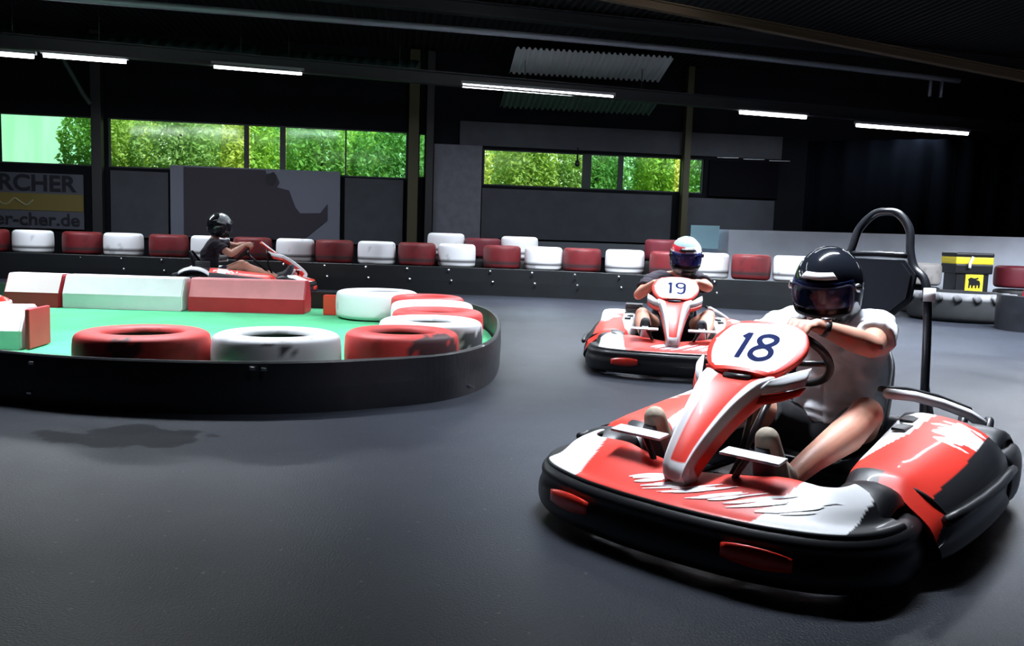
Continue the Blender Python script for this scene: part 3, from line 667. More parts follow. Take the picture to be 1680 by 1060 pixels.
# ================================================================== KARTS
def lerp(a, b, t): return a + (b - a) * t
M_tread = mat('slick_tyre', (.015, .015, .016), .55)
M_eng = mat('engine_metal', (.10, .10, .11), .4, metal=.6)
def kart(loc, rz, label, number, group=None, hoop=True, scale=1.0):
    K = empty('go_kart', (loc[0], loc[1], 0), rz); tag(K, label, 'go-kart', group); K.scale = (scale,) * 3
    # --- chassis
    prism('floor_tray', [(.72, -.24), (.80, -.14), (.80, .14), (.72, .24), (.1, .34), (-.42, .34), (-.42, -.34), (.1, -.34)], .045, .06, M_black, K)
    bm = bmesh.new()
    for s in (-1, 1):
        bm_tube(bm, cat([(.84, s * .20, .09), (.6, s * .26, .085), (.1, s * .33, .08), (-.4, s * .34, .08), (-.86, s * .33, .11)], 6), .016, 8)
        bm_tube(bm, cat([(.40, s * .34, .085), (.36, s * .55, .10), (-.3, s * .60, .10), (-.36, s * .34, .085)], 5), .013, 8)
    bm_tube(bm, [(.52, -.42, .12), (.52, .42, .12)], .016, 8); bm_tube(bm, [(.2, -.33, .08), (.2, .33, .08)], .014, 8)
    bm_tube(bm, [(-.58, -.52, .14), (-.58, .52, .14)], .020, 10); bm_tube(bm, [(-.84, -.33, .10), (-.84, .33, .10)], .014, 8)
    frombm(bm, 'chassis_frame', M_steel, K, True)
    # --- wheels
    for x, y, R, W in [(.56, .50, .13, .13), (.56, -.50, .13, .13), (-.58, .53, .14, .19), (-.58, -.53, .14, .19)]:
        M = Matrix.Translation((x, y, R))
        bm = bmesh.new(); h = W / 2
        bm_lathe(bm, [(R * .52, -h * .8), (R * .72, -h), (R * .93, -h * .92), (R, -h * .7), (R, h * .7), (R * .93, h * .92), (R * .72, h), (R * .52, h * .8)], 36, 'y', M)
        wh = frombm(bm, 'wheel', M_tread, K, True)
        bm = bmesh.new(); s = 1 if y > 0 else -1
        bm_lathe(bm, [(R * .54, -h * .8), (R * .54, h * .8), (R * .48, h * .8), (R * .44, s * h * .2), (R * .18, s * h * .3), (R * .16, s * h * .7), (.005, s * h * .7), (.005, s * h * .1), (R * .40, 0), (R * .48, -h * .8)], 24, 'y', M)
        frombm(bm, 'rim', M_eng, wh, True)
    for s in (1, -1):      # black cowls over the front wheels
        rws = []
        for k in range(7):
            a = lerp(-.05, 2.2, k / 6); r = .160
            rws.append([(.55 + r * math.cos(a) * 1.1, s * y, .125 + r * math.sin(a) + dz) for y, dz in [(.415, -.05), (.43, -.01), (.50, .008), (.57, -.008), (.60, -.05)]])
        surf('wheel_cowl', rws, 4, 4, M_black, K, thick=.01)
    # --- front bumper: black wrap-round band
    path = cat([(.46, -.64, 0), (.62, -.655, 0), (.78, -.62, 0), (.90, -.52, 0), (.975, -.34, 0), (1.005, -.15, 0), (1.01, 0, 0), (1.005, .15, 0), (.975, .34, 0), (.90, .52, 0), (.78, .62, 0), (.62, .655, 0), (.46, .64, 0)], 5)
    n = len(path)
    def nrm(i):
        t = path[min(i + 1, n - 1)] - path[max(i - 1, 0)]; return Vector((t.y, -t.x, 0)).normalized()
    rows = []
    for i, p in enumerate(path):
        nn = nrm(i)
        rows.append([p + nn * a + Vector((0, 0, z)) for a, z in [(-.09, .04), (-.01, .032), (.018, .06), (.022, .11), (.010, .150), (.012, .175), (-.008, .198), (-.05, .205), (-.10, .19)]])
    fbm = surf('front_bumper', rows, 1, 3, M_black, K, True, True)
    # red flashes on the bumper
    for s in (-1, 1):
        rws = []
        for k in range(7):
            y = s * lerp(.245, .44, k / 6); i = min(range(n), key=lambda j: (path[j].y - y) ** 2 + (0 if path[j].x > .7 else 9)); p = path[i]; nn = nrm(i)
            # exact interpolation
            j = i + (1 if path[min(i + 1, n - 1)].y * 1 > path[i].y else -1)
            f = (y - path[i].y) / ((path[min(i + 1, n - 1)].y - path[i].y) or 1); p = path[i].lerp(path[min(i + 1, n - 1)], f)
            q = k / 6 if s > 0 else k / 6
            zc = .128 - .01 * q; hh = .028 * math.sin(PI * (.12 + .76 * (1 - q))) ** .5 + .003
            rws.append([p + nn * .0265 + Vector((0, 0, zc - hh)), p + nn * .0265 + Vector((0, 0, zc + hh))])
        surf('bumper_flash', rws, 2, 2, M_red, fbm, thick=.008)
    # --- front fairing: red shelf on the bumper with white corners
    rows = []
    for i, p in enumerate(path):
        if not (.60 < p.x): continue
        nn = nrm(i); y = abs(p.y); dep = .245 if y < .40 else lerp(.245, .16, min(1, (y - .40) / .25))
        rise = .035 + .035 * min(1, y / .35)
        rows.append([p + nn * a + Vector((0, 0, z)) for a, z in [(-.012, .196), (-.016, .212), (-.06, .222), (-dep * .6, .222 + rise * .55), (-dep, .225 + rise), (-dep - .012, .215 + rise), (-dep * .6, .20 + rise * .3), (-.06, .196)]])
    def fc(v):
        y = abs(v.y)
        k = Vector(RED)
        if v.y > .315 + .35 * (.95 - v.x) * .6 or v.y < -(.345 + .2 * (.95 - v.x)): k = Vector(WHITE)
        if y > .555: k = Vector(BLACK)
        if v.z < .21: k = Vector(BLACK)
        return k
    ff = surf('front_fairing', rows, 5, 6, M_paint, K, True, True, fc)
    # white brush lettering on the shelf, laid on its surface
    bvh = BVHTree.FromPolygons([v.co for v in ff.data.vertices], [tuple(p.vertices) for p in ff.data.polygons])
    bm = bmesh.new(); rnd = random.Random(5)
    for k in range(34):
        y0 = lerp(-.16, .40, k / 33); x0 = .955 - .50 * y0 * y0; L_ = rnd.uniform(.09, .16)
        a = Vector((x0 - rnd.uniform(0, .05), y0, 0)); b = a + Vector((-L_ * .55, L_ * .85, 0)); wd = rnd.uniform(.004, .011)
        d = (b - a).normalized(); q = Vector((-d.y, d.x, 0)) * wd; prev = None
        for t in range(9):
            w_ = math.sin(PI * (.1 + .8 * t / 8)); c_ = a.lerp(b, t / 8); pr = []
            for sg in (-1, 1):
                h = bvh.ray_cast(c_ + q * sg * w_ + Vector((0, 0, 1)), Vector((0, 0, -1)))
                pr.append(h[0] + h[1] * (.0025 if h[1].z > 0 else -.0025) if h[0] and h[0].z > .21 else None)
            if prev and None not in prev and None not in pr:
                bm.faces.new([bm.verts.new(z_) for z_ in (prev[0], prev[1], pr[1], pr[0])])
            prev = pr
    bmesh.ops.remove_doubles(bm, verts=bm.verts, dist=1e-5)
    o = frombm(bm, 'lettering', M_white, ff)
    # --- side pods
    for s in (1, -1):
        xs = [.46, .40, .30, .15, 0, -.15, -.28, -.38]; rows = []
        for i, x in enumerate(xs):
            u = i / 7; zt = lerp(.250, .335, min(1, u * 1.15)) - (.02 if i == 0 else 0); yo = .70 + .02 * math.sin(PI * u); yi = lerp(.40, .30, u)
            rows.append([(x, s * y, z) for y, z in [(yi, .06), (yi - .005, .16), (yi, zt + .0), (yi + .06, zt + .035), (lerp(yi, yo, .5), zt + .03), (yo - .10, zt + .0), (yo - .03, zt - .055), (yo, zt - .11), (yo + .005, .12), (yo - .02, .06)]])
        rows[0] = [(x + (.02 if .1 < z < .25 else 0), y, z) for x, y, z in rows[0]]
        def pc(v, s=s):
            y = abs(v.y); edge = .628 - max(0, -v.x) * .05; zcut = .19 + max(0, .3 - v.x) * .05
            if v.x > .395 and y > .50: k = Vector(RED) if (y < .695 and v.z > .075) else Vector(BLACK)
            elif v.x > .395: k = Vector(BLACK)
            elif v.z < zcut or y > edge + .02: k = Vector(BLACK)
            elif y < .435 - .12 * max(0, (v.x + .05)) and v.x < .30: k = Vector(WHITE)
            else: k = Vector(RED)
            if k.x > .5 and k.y < .1 and v.x < .36 and v.z > .2:
                q = Vector(((v.x + .20) / .16, (y - .56) / .10, 0)).length + .75 * noise.noise(Vector((v.x * 26, v.y * 18, 3.3)))
                if q < .75: k = Vector(WHITE)
            return k
        sp = surf('side_pod', rows, 22, 14, M_paint, K, True, True, pc)
        bm = bmesh.new(); bm_tube(bm, [Vector((x, s * (.715 + .02 * math.sin(PI * (.46 - x) / .84)), .20)) for x in (.46, .3, .1, -.1, -.3, -.42)], .018, 8); frombm(bm, 'rub_strip', M_black, sp, True)
        tube('seam_strip', [(.385, s * .42, .283), (.40, s * .50, .284), (.405, s * .58, .268), (.405, s * .65, .240), (.37, s * .70, .18)], .007, M_black, sp, 4, 6)
        for q in range(2):
            bm = bmesh.new(); bm_box(bm, (-.10 - .14 * q, s * (.395 - .015 * q), .354 + .010 * q), (.11, .05, .012), None, 0, .004); frombm(bm, 'vent', M_black, sp)
        # white rear fender over the rear wheel
        rws = []
        for k in range(7):
            a = lerp(.35, 2.3, k / 6); r = .165 if s > 0 else .235
            rws.append([(-.58 + r * math.cos(a) * 1.15, s * y, .15 + r * math.sin(a) + dz) for y, dz in [(.41, -.03), (.44, .0), (.54, .005), (.63, -.005), (.655, -.035)]])
        surf('rear_fender', rws, 3, 3, M_white if s < 0 else M_black, K, thick=.012)
    tube('rear_rail', [(-.20, .30, .46), (-.40, .34, .43), (-.56, .40, .39), (-.70, .47, .34), (-.77, .52, .29)], [.022] * 5, M_white, K)
    tube('rear_rail', [(-.20, .27, .475), (-.42, .30, .45), (-.60, .37, .41), (-.78, .46, .345)], .012, M_black, K)
    # --- rear bumper
    rp = cat([(-.40, -.69, 0), (-.56, -.69, 0), (-.72, -.645, 0), (-.84, -.48, 0), (-.88, 0, 0), (-.84, .48, 0), (-.72, .645, 0), (-.56, .69, 0), (-.40, .69, 0)], 4)
    rows = []
    for i, p in enumerate(rp):
        t = rp[min(i + 1, len(rp) - 1)] - rp[max(i - 1, 0)]; nn = Vector((-t.y, t.x, 0)).normalized()
        rows.append([p + nn * a + Vector((0, 0, z)) for a, z in [(-.05, .07), (.0, .055), (.02, .10), (.02, .20), (.0, .245), (-.05, .25), (-.055, .16)]])
    surf('rear_bumper', rows, 1, 3, M_black, K, True, True)
    for y in (.60, .50): tube('tail_tube', [(-.72, y - .06, .20), (-.78, y - .06, .30), (-.84, y - .08, .29), (-.87, y - .08, .21)], .018, M_black, K, 4, 8)
    # --- engine behind the seat (right side) and fuel tank
    bm = bmesh.new(); bm_box(bm, (-.48, -.36, .20), (.26, .20, .20), None, 0, .015); bm_box(bm, (-.48, -.36, .34), (.20, .16, .08), None, 0, .01)
    for k in range(5): bm_box(bm, (-.48, -.36, .395 + k * .014), (.18, .15, .006))
    bm_tube(bm, cat([(-.40, -.40, .30), (-.5, -.5, .34), (-.7, -.46, .30), (-.85, -.3, .26)], 5), .03, 10)
    frombm(bm, 'engine', M_eng, K)
    bm = bmesh.new(); bm_box(bm, (.38, 0, .13), (.22, .17, .14), None, 0, .03); frombm(bm, 'fuel_tank', M_black, K)
    # --- seat
    prof = [(-.02, .17, .20, .03), (-.12, .11, .205, .08), (-.30, .075, .21, .14), (-.46, .09, .21, .17), (-.585, .20, .21, .16), (-.635, .36, .205, .12), (-.665, .50, .19, .07), (-.68, .58, .15, .03)]
    rows = []
    for i, (x, z, wd, up) in enumerate(prof):
        t = Vector(prof[min(i + 1, 7)][:2]) - Vector(prof[max(i - 1, 0)][:2]); nx, nz = t.y, -t.x; l = math.hypot(nx, nz); nx, nz = nx / l, nz / l
        rows.append([(x + nx * up * q, y * wd, z + nz * up * q) for y, q in [(-1.0, 1.0), (-.97, .5), (-.8, .12), (-.4, 0), (0, 0), (.4, 0), (.8, .12), (.97, .5), (1.0, 1.0)]])
    surf('seat', rows, 4, 3, M_black, K, thick=.012)
    # --- roll bar with head pad
    if hoop:
     rb = tube('roll_bar', [(-.72, .30, .09), (-.76, .275, .45), (-.79, .255, .72), (-.82, .225, .885), (-.85, .165, .945), (-.87, .135, 1.02), (-.90, .115, 1.12), (-.92, .06, 1.19), (-.92, 0, 1.205), (-.92, -.06, 1.19), (-.90, -.115, 1.12), (-.87, -.135, 1.02), (-.85, -.165, .945), (-.82, -.225, .885), (-.79, -.255, .72), (-.76, -.275, .45), (-.72, -.30, .09)], .019, M_steel, K, 5, 12)
     tube('cross_bar', [(-.865, .135, 1.0), (-.86, 0, 1.005), (-.865, -.135, 1.0)], .015, M_steel, rb, 3, 10)
     for s in (1, -1): tube('collar', [(-.795, s * .254, .80), (-.80, s * .252, .86)], .026, M_white if s > 0 else M_steel, rb, 0, 12)
     tube('brace', [(-.84, .33, .10), (-.80, .27, .42)], .014, M_steel, K); tube('brace', [(-.84, -.33, .10), (-.80, -.27, .42)], .014, M_steel, K)
     PM = basis((0, 1, 0), (-.14, 0, .99), (-.81, 0, .855))
     prism('head_pad', [(-.10, -.135), (.10, -.135), (.175, -.06), (.185, .06), (.13, .125), (-.13, .125), (-.185, .06), (-.175, -.06)], -.03, .03, mat('pad_vinyl', (.004, .005, .009), .7, spec=.15), K, PM, .015)
     tube('pad_bracket', [(-.84, -.22, .86), (-.84, .22, .86)], .014, M_steel, K)
    # --- steering
    Wc = Vector((.05, 0, .59)); nv = Vector((-.72, 0, .69)); uv = Vector((.69, 0, .72)); R = .155
    sw = tube('steering_wheel', [Wc + R * (Vector((0, 1, 0)) * math.sin(a) + uv * math.cos(a)) for a in [2 * PI * k / 40 for k in range(40)]], .0165, M_rubber, K, 0, 12, True)
    bm = bmesh.new()
    for a in (PI / 2 + .1, -PI / 2 - .1, PI): bm_tube(bm, [Wc - nv * .03, Wc + (R - .01) * (Vector((0, 1, 0)) * math.sin(a) + uv * math.cos(a))], .012, 8)
    frombm(bm, 'spoke', M_steel, sw, True)
    tube('hub', [Wc - nv * .05, Wc - nv * .01], .04, M_steel, sw, 0, 16)
    tube('steering_column', [Wc - nv * .03, (.50, 0, .17)], .014, M_steel, K)
    # --- number panel (nassau) and nose cone
    D = Vector((.80, 0, -.60)).normalized(); Y = Vector((0, 1, 0)); NN = Y.cross(D) * -1
    if NN.z < 0: NN = -NN
    def nf(d, y, lift=0): return Vector((.255, 0, .722)) + D * d + Y * y + NN * (lift - .14 * y * y)
    prof = [(-.005, .12), (.03, .160), (.10, .186), (.17, .176), (.235, .140), (.265, .10)]
    rows = [[nf(d, wd * q, l) for q, l in [(-1, 0), (-.95, .012), (-.5, .02), (0, .022), (.5, .02), (.95, .012), (1, 0), (.9, -.012), (0, -.005), (-.9, -.012)]] for d, wd in prof]
    def npc(v):
        d = (v - Vector((.255, 0, .722))).dot(D); y = abs(v.y)
        wd = 0
        for (a, wa), (b, wb_) in zip(prof, prof[1:]):
            if a <= d <= b: wd = lerp(wa, wb_, (d - a) / (b - a))
        return Vector(WHITE) if (y < wd - .02 and .010 < d < .248 and (v - nf(d, v.y, 0)).dot(NN) > -.002) else Vector(RED)
    npn = surf('number_panel', rows, 14, 10, M_paint, K, True, True, npc)
    # the race number, painted on the panel: stroke centre lines (across, up) in units of the digit height
    GL = {'1': [[(-.10, .32), (.04, .5), (.04, -.5)]],
          '8': [cat([(0, .47, 0), (.20, .40, 0), (.22, .22, 0), (0, .04, 0), (-.22, .22, 0), (-.20, .40, 0)], 5, True), cat([(0, .04, 0), (.24, -.10, 0), (.25, -.34, 0), (0, -.48, 0), (-.25, -.34, 0), (-.24, -.10, 0)], 5, True)],
          '9': [cat([(0, .47, 0), (.21, .38, 0), (.22, .14, 0), (0, .00, 0), (-.22, .14, 0), (-.21, .38, 0)], 5, True), cat([(.225, .24, 0), (.23, -.10, 0), (.17, -.38, 0), (-.02, -.48, 0), (-.20, -.38, 0)], 6)]}
    pb = BVHTree.FromPolygons([v.co for v in npn.data.vertices], [tuple(p.vertices) for p in npn.data.polygons])
    M_ink2 = mat('number_ink', (.003, .010, .07), .8, spec=.1); hh = .135
    for g_i, ch in enumerate(number):
        bm = bmesh.new(); y0 = (g_i - (len(number) - 1) / 2) * .084
        for li, line in enumerate(GL[ch]):
            pts = [Vector((p[0], p[1], 0)) for p in line]; closed_ = len(pts) > 12 and (pts[0] - pts[-1]).length < .25 and not (ch == '9' and li == 1)
            if not closed_ and len(pts) < 5: pts = [pts[k].lerp(pts[k + 1], t / 8) for k in range(len(pts) - 1) for t in range(8)] + [pts[-1]]
            n_ = len(pts); prev = None; first = None
            for k in range(n_ + (1 if closed_ else 0)):
                p = pts[k % n_]; t = (pts[(k + 1) % n_] - pts[k - 1]) if closed_ else (pts[min(k + 1, n_ - 1)] - pts[max(k - 1, 0)])
                q = Vector((-t.y, t.x, 0)).normalized() * .075; pr = []
                for sg in (-1, 1):
                    c_ = p + q * sg; o_ = nf(.135 - c_.y * hh, y0 + c_.x * hh, .2); h = pb.ray_cast(o_, -NN)
                    pr.append(h[0] + NN * .0016)
                if prev: bm.faces.new([bm.verts.new(z_) for z_ in (prev[0], prev[1], pr[1], pr[0])])
                prev = pr
        bmesh.ops.remove_doubles(bm, verts=bm.verts, dist=1e-5)
        frombm(bm, 'digit', M_ink2, npn)
    # nose cone: red keel with white edges
    cp = [(.262, .140, .0), (.34, .118, .035), (.46, .090, .055), (.58, .070, .060), (.68, .055, .055), (.75, .046, .040), (.78, .038, .015)]
    rows = [[nf(d, 0, 0) + Y * (wd * q) + NN * (l + lf) for q, l in [(-1.12, -.07), (-1.0, -.01), (-.9, .010), (-.55, -.006), (0, -.012), (.55, -.006), (.9, .010), (1.0, -.01), (1.12, -.07), (.9, -.075), (.8, -.02), (0, -.026), (-.8, -.02), (-.9, -.075)]] for d, wd, lf in cp]
    def ncc(v):
        d = (v - Vector((.255, 0, .722))).dot(D); wd = .04
        for (a, wa, _), (b, wb_, _) in zip(cp, cp[1:]):
            if a <= d <= b: wd = lerp(wa, wb_, (d - a) / (b - a))
        if d > .735: return Vector(WHITE)
        q = abs(v.y) / wd
        return Vector(WHITE) if .60 < q < 1.04 else Vector(RED)
    nc = surf('nose_cone', rows, 8, 5, M_paint, K, True, True, ncc)
    tube('top_slot', [nf(.285, -.05, .006), nf(.285, .05, .006)], .013, M_black, nc, 0, 10)
    for d in (.42, .52): tube('bolt', [nf(d, 0, .02), nf(d, 0, .034)], .007, M_chrome, nc, 0, 8)
    tube('panel_bracket', [(.42, 0, .26), (.36, 0, .40), (.34, 0, .62)], .012, M_steel, K)
    # side wings of the nose running back under the panel
    for s in (-1, 1):
        surf('nose_wing', [[nf(.30, s * .135, .03), nf(.34, s * .120, .03), nf(.36, s * .115, .01)], [nf(.22, s * .175, .0), nf(.275, s * .175, .0), nf(.295, s * .17, -.02)], [nf(.15, s * .215, -.03), nf(.20, s * .22, -.03), nf(.225, s * .215, -.05)]], 5, 3, M_white, nc, thick=.008)
        surf('wing_edge', [[nf(.36, s * .120, .008), nf(.40, s * .110, .0)], [nf(.295, s * .175, -.022), nf(.34, s * .165, -.03)], [nf(.225, s * .22, -.052), nf(.265, s * .21, -.06)]], 5, 3, M_red, nc, thick=.008)
    # --- pedals
    for s in (1, -1):
        pd = tube('pedal', [(.76, s * .10, .07), (.765, s * .14, .24), (.765, s * .20, .355)], .011, M_steel, K, 4)
        bm = bmesh.new(); bm_box(bm, (.77, s * .215, .358), (.065, .205, .010), Matrix.Rotation(.12, 3, 'Y'), 0, .003); frombm(bm, 'pedal_pad', M_white, pd)
    return K

# ================================================================== DRIVERS
def bm_sphere(bm, c, r, M=None):
    b2 = bmesh.new(); bmesh.ops.create_uvsphere(b2, u_segments=20, v_segments=12, radius=1)
    r = r if isinstance(r, (tuple, list)) else (r, r, r)
    T = Matrix.Translation(c) @ (M.to_4x4() if M else Matrix.Identity(4)) @ Matrix.Diagonal((*r, 1))
    bmesh.ops.transform(b2, matrix=T, verts=b2.verts); merge(bm, b2)
def bm_cap(bm, a, b, ra, rb, ca=True, cb=True):
    bm_tube(bm, [a, Vector(a).lerp(Vector(b), .5), b], [ra, (ra + rb) / 2, rb], 20)
    if ca: bm_sphere(bm, a, ra)
    if cb: bm_sphere(bm, b, rb)
def remesh(bm, name, m, parent, vox, smooth=6, fn=None, color=None):
    me = bpy.data.meshes.new(name); bm.to_mesh(me); bm.free()
    o = bpy.data.objects.new(name, me); COL.objects.link(o)
    md = o.modifiers.new('r', 'REMESH'); md.mode = 'VOXEL'; md.voxel_size = vox
    if smooth: s = o.modifiers.new('s', 'SMOOTH'); s.iterations = smooth; s.factor = .5
    me2 = bpy.data.meshes.new_from_object(o.evaluated_get(bpy.context.evaluated_depsgraph_get()))
    bpy.data.objects.remove(o); me2.name = name
    if fn:
        nm = [v.normal.copy() for v in me2.vertices]
        for v, n_ in zip(me2.vertices, nm): v.co = v.co + n_ * fn(v.co, n_)
    if color: paint(me2, color)
    return link(name, me2, m, parent)
SEAT = Vector((-.40, 0, .09))
def driver(loc, rz, label, shirt, shorts, shoe, helmet, watch=False, lod=1.0, head_yaw=0.0, lean=0.0, lh=.30, rh=-1.15, visor=(.02, .03, .10), ho=(0, 0, 0), scale=1.0):
    Rz = Matrix.Rotation(rz, 3, 'Z'); base = Vector((loc[0], loc[1], 0)) + Rz @ SEAT * scale
    root = empty('person', base, rz); tag(root, label, 'person'); root.scale = (scale,) * 3
    V = lambda *a: Vector(a) - SEAT
    hip = {s: V(-.40, s * .095, .20) for s in (1, -1)}; knee = {1: V(-.02, .285, .40), -1: V(.05, -.265, .40)}
    ank = {s: V(.49, s * .215, .225) for s in (1, -1)}
    pel, wai, che, nek, hd = V(-.42, 0, .22), V(-.42, 0, .36), V(-.42, 0, .54), V(-.37, 0, .725), V(-.285 + lean + ho[0], ho[1], .865 + ho[2])
    sh = {1: V(-.37, .19, .695), -1: V(-.35, -.19, .69)}
    Wc = V(.05, 0, .59); nv = Vector((-.72, 0, .69)); uv = Vector((.69, 0, .72)); R = .155; Y = Vector((0, 1, 0))
    hand = {}; bm = bmesh.new(); elb = {1: V(-.06, .270, .655), -1: V(-.12, -.31, .56)}
    def dohand(s, th):
        ro = Y * math.sin(th) + uv * math.cos(th); tg = Y * math.cos(th) - uv * math.sin(th); rp = Wc + ro * R
        palm = rp + nv * .036 + ro * .016; wr = palm + nv * .022 + (elb[s] - palm).normalized() * .062
        bm_sphere(bm, palm, .001)
        for k in range(4):
            off = tg * (.033 - .022 * k) * 1.0
            bm_cap(bm, wr.lerp(palm, .2) + off * .4, palm + off + ro * .008, .0175, .0125)
            q = [palm + off + ro * .010, rp + off + ro * .030 + nv * .010, rp + off * .97 + ro * .027 - nv * .016, rp + off * .95 + ro * .004 - nv * .028, rp + off * .93 - ro * (.014 if k < 3 else .006) - nv * .024]
            rr = [.0118, .0112, .0102, .0094, .0085]; f = (1.0, 1.06, 1.0, .86)[k]
            for i in range(4): bm_cap(bm, q[i], q[i + 1], rr[i] * f, rr[i + 1] * f)
        t1 = palm - ro * .012 + tg * .034 * s * -1; bm_cap(bm, wr.lerp(palm, .4), t1, .016, .0135)
        t2 = rp - ro * .026 + tg * .045 * s * -1 + nv * .008; bm_cap(bm, t1, t2, .0130, .0110); bm_cap(bm, t2, rp - ro * .020 + tg * .050 * s * -1 - nv * .018, .0110, .0090)
        bm_sphere(bm, wr, (.024, .026, .021)); return wr
    for s, th in ((1, lh), (-1, rh)):
        wr = dohand(s, th); hand[s] = wr
        bm_cap(bm, sh[s], sh[s].lerp(elb[s], .45), .056, .054); bm_cap(bm, sh[s].lerp(elb[s], .45), elb[s], .054, .045)
        bm_cap(bm, elb[s], elb[s].lerp(wr, .3), .045, .049); bm_cap(bm, elb[s].lerp(wr, .3), wr, .049, .028)
    # trunk
    bm_sphere(bm, pel, (.12, .16, .10)); bm_cap(bm, pel + V(0, -.06, 0) + SEAT, wai + V(0, -.05, 0) + SEAT, .10, .09); bm_cap(bm, pel + V(0, .06, 0) + SEAT, wai + V(0, .05, 0) + SEAT, .10, .09)
    bm_cap(bm, wai + V(0, .05, 0) + SEAT, che + V(.0, .075, 0) + SEAT, .09, .10); bm_cap(bm, wai + V(0, -.05, 0) + SEAT, che + V(.0, -.075, 0) + SEAT, .09, .10)
    bm_cap(bm, sh[1], nek, .055, .055); bm_cap(bm, sh[-1], nek, .055, .055); bm_cap(bm, che, nek, .10, .06); bm_cap(bm, nek, hd - Vector((.01, 0, .06)), .055, .055)
    # head with face
    HR = Matrix.Rotation(head_yaw, 3, 'Z') @ Matrix.Rotation(.27, 3, 'Y')
    H = lambda x, y, z: hd + HR @ Vector((x, y, z))
    bm_sphere(bm, H(-.012, 0, .015), (.095, .077, .095), HR); bm_sphere(bm, H(.025, 0, -.045), (.065, .058, .065), HR)
    bm_sphere(bm, H(.078, 0, -.095), (.018, .022, .015), HR)
    bm_cap(bm, H(.086, 0, .005), H(.106, 0, -.035), .008, .013)
    bm_sphere(bm, H(.092, 0, -.040), (.012, .018, .008), HR)
    for s in (1, -1): bm_sphere(bm, H(.074, s * .034, .022), (.018, .024, .009), HR); bm_sphere(bm, H(.068, s * .042, -.028), (.018, .020, .018), HR); bm_sphere(bm, H(-.01, s * .076, -.01), (.016, .008, .026), HR)
    for z in (-.066, -.078): bm_sphere(bm, H(.088, 0, z), (.010, .024, .006), HR)
    # legs
    for s in (1, -1):
        k, a, h = knee[s], ank[s], hip[s]
        bm_cap(bm, h, h.lerp(k, .5), .088, .075); bm_cap(bm, h.lerp(k, .5), k, .078, .062); bm_sphere(bm, k + V(.012, 0, .006) + SEAT, .060)
        c1 = k.lerp(a, .30) + Vector((-.012, 0, -.014)); bm_cap(bm, k, c1, .058, .066); bm_cap(bm, c1, k.lerp(a, .7), .066, .046); bm_cap(bm, k.lerp(a, .7), a, .046, .036)
        bm_cap(bm, a, a + V(.03, 0, -.04) + SEAT, .034, .034); bm_cap(bm, a + V(.03, 0, -.035) + SEAT, a + V(.155, 0, .13) + SEAT, .034, .028)
    body = remesh(bm, 'body', M_skin, root, .0062 * lod, 3)
    for s in (1, -1):
        bm = bmesh.new(); bm_sphere(bm, H(.080, s * .034, .004), .0125); frombm(bm, 'eye', M_white, body, True)
    # shirt
    bm = bmesh.new()
    Z = Vector((0, 0, 0))
    for s in (1, -1):
        off = Vector((0, s * .05, 0))
        bm_cap(bm, pel + off + Vector((0, 0, .05)), wai + off, .120, .112, False); bm_cap(bm, wai + off, che + off * 1.5, .112, .116); bm_cap(bm, che + off * 1.5, sh[s], .112, .072)
        bm_cap(bm, sh[s], nek - Vector((0, 0, .025)), .072, .062); e = sh[s].lerp(elb[s], .62)
        bm_tube(bm, [sh[s], sh[s].lerp(e, .5), e], [.070, .071, .074], 24); bm_sphere(bm, sh[s], .070)
    bm_cap(bm, che, nek - Vector((0, 0, .03)), .12, .07)
    def wr_(v, n_):
        q = noise.noise(Vector((v.x * 5 + v.z * 9, v.y * 7, v.z * 16 - v.x * 10))) ; r = noise.noise(v * 9 + Vector((4, 4, 4)))
        return .013 * (1 - abs(q) * 2.2) * .8 + .006 * r
    remesh(bm, 'shirt', shirt, root, .0085 * lod, 3, wr_)
    # shorts
    bm = bmesh.new(); bm_sphere(bm, pel + Vector((.01, 0, -.01)), (.135, .175, .115))
    for s in (1, -1):
        h, k = hip[s], knee[s]; bm_sphere(bm, h, .10); bm_tube(bm, [h, h.lerp(k, .3), h.lerp(k, .56)], [.100, .096, .092], 24)
    remesh(bm, 'shorts', shorts, root, .0095 * lod, 3, lambda v, n_: .006 * noise.noise(v * 13))
    # shoes, toes up on the pedals
    for s in (1, -1):
        a = ank[s]; bm = bmesh.new(); hl = a + Vector((.045, 0, -.055)); ball = a + Vector((.155, 0, .105)); toe = a + Vector((.185, 0, .175))
        bm_cap(bm, hl, ball, .047, .049); bm_cap(bm, ball, toe, .049, .040); bm_cap(bm, a + Vector((0, 0, .0)), hl, .042, .040, False); bm_cap(bm, a + Vector((.02, 0, .015)), ball, .040, .036)
        bm_cap(bm, ball + Vector((0, .012 * s, 0)), toe + Vector((0, .012 * s, -.01)), .038, .030)
        so = remesh(bm, 'shoe', shoe, root, .008 * lod, 3)
        d = (toe - hl).normalized(); off = Vector((.040, 0, -.034))
        tube('sole', [hl + off * .8, hl.lerp(ball, .5) + off, ball + off, toe + off * .8], [.026, .032, .036, .024], M_shoek if shoe is M_shoe else M_white, so, 3, 10)
    if watch:
        wv = (hand[1] - elb[1]).normalized(); c = hand[1] - wv * .035
        wt = tube('wristwatch', [c - wv * .012, c + wv * .012], .0335, M_black, root, 0, 24)
        tube('watch_case', [c + Vector((0, .0, .030)), c + Vector((0, .0, .042))], .019, M_chrome, wt, 0, 16)
    # helmet: shell with an eye port
    hm = helmet_shell(H, helmet, root, visor)
    return root
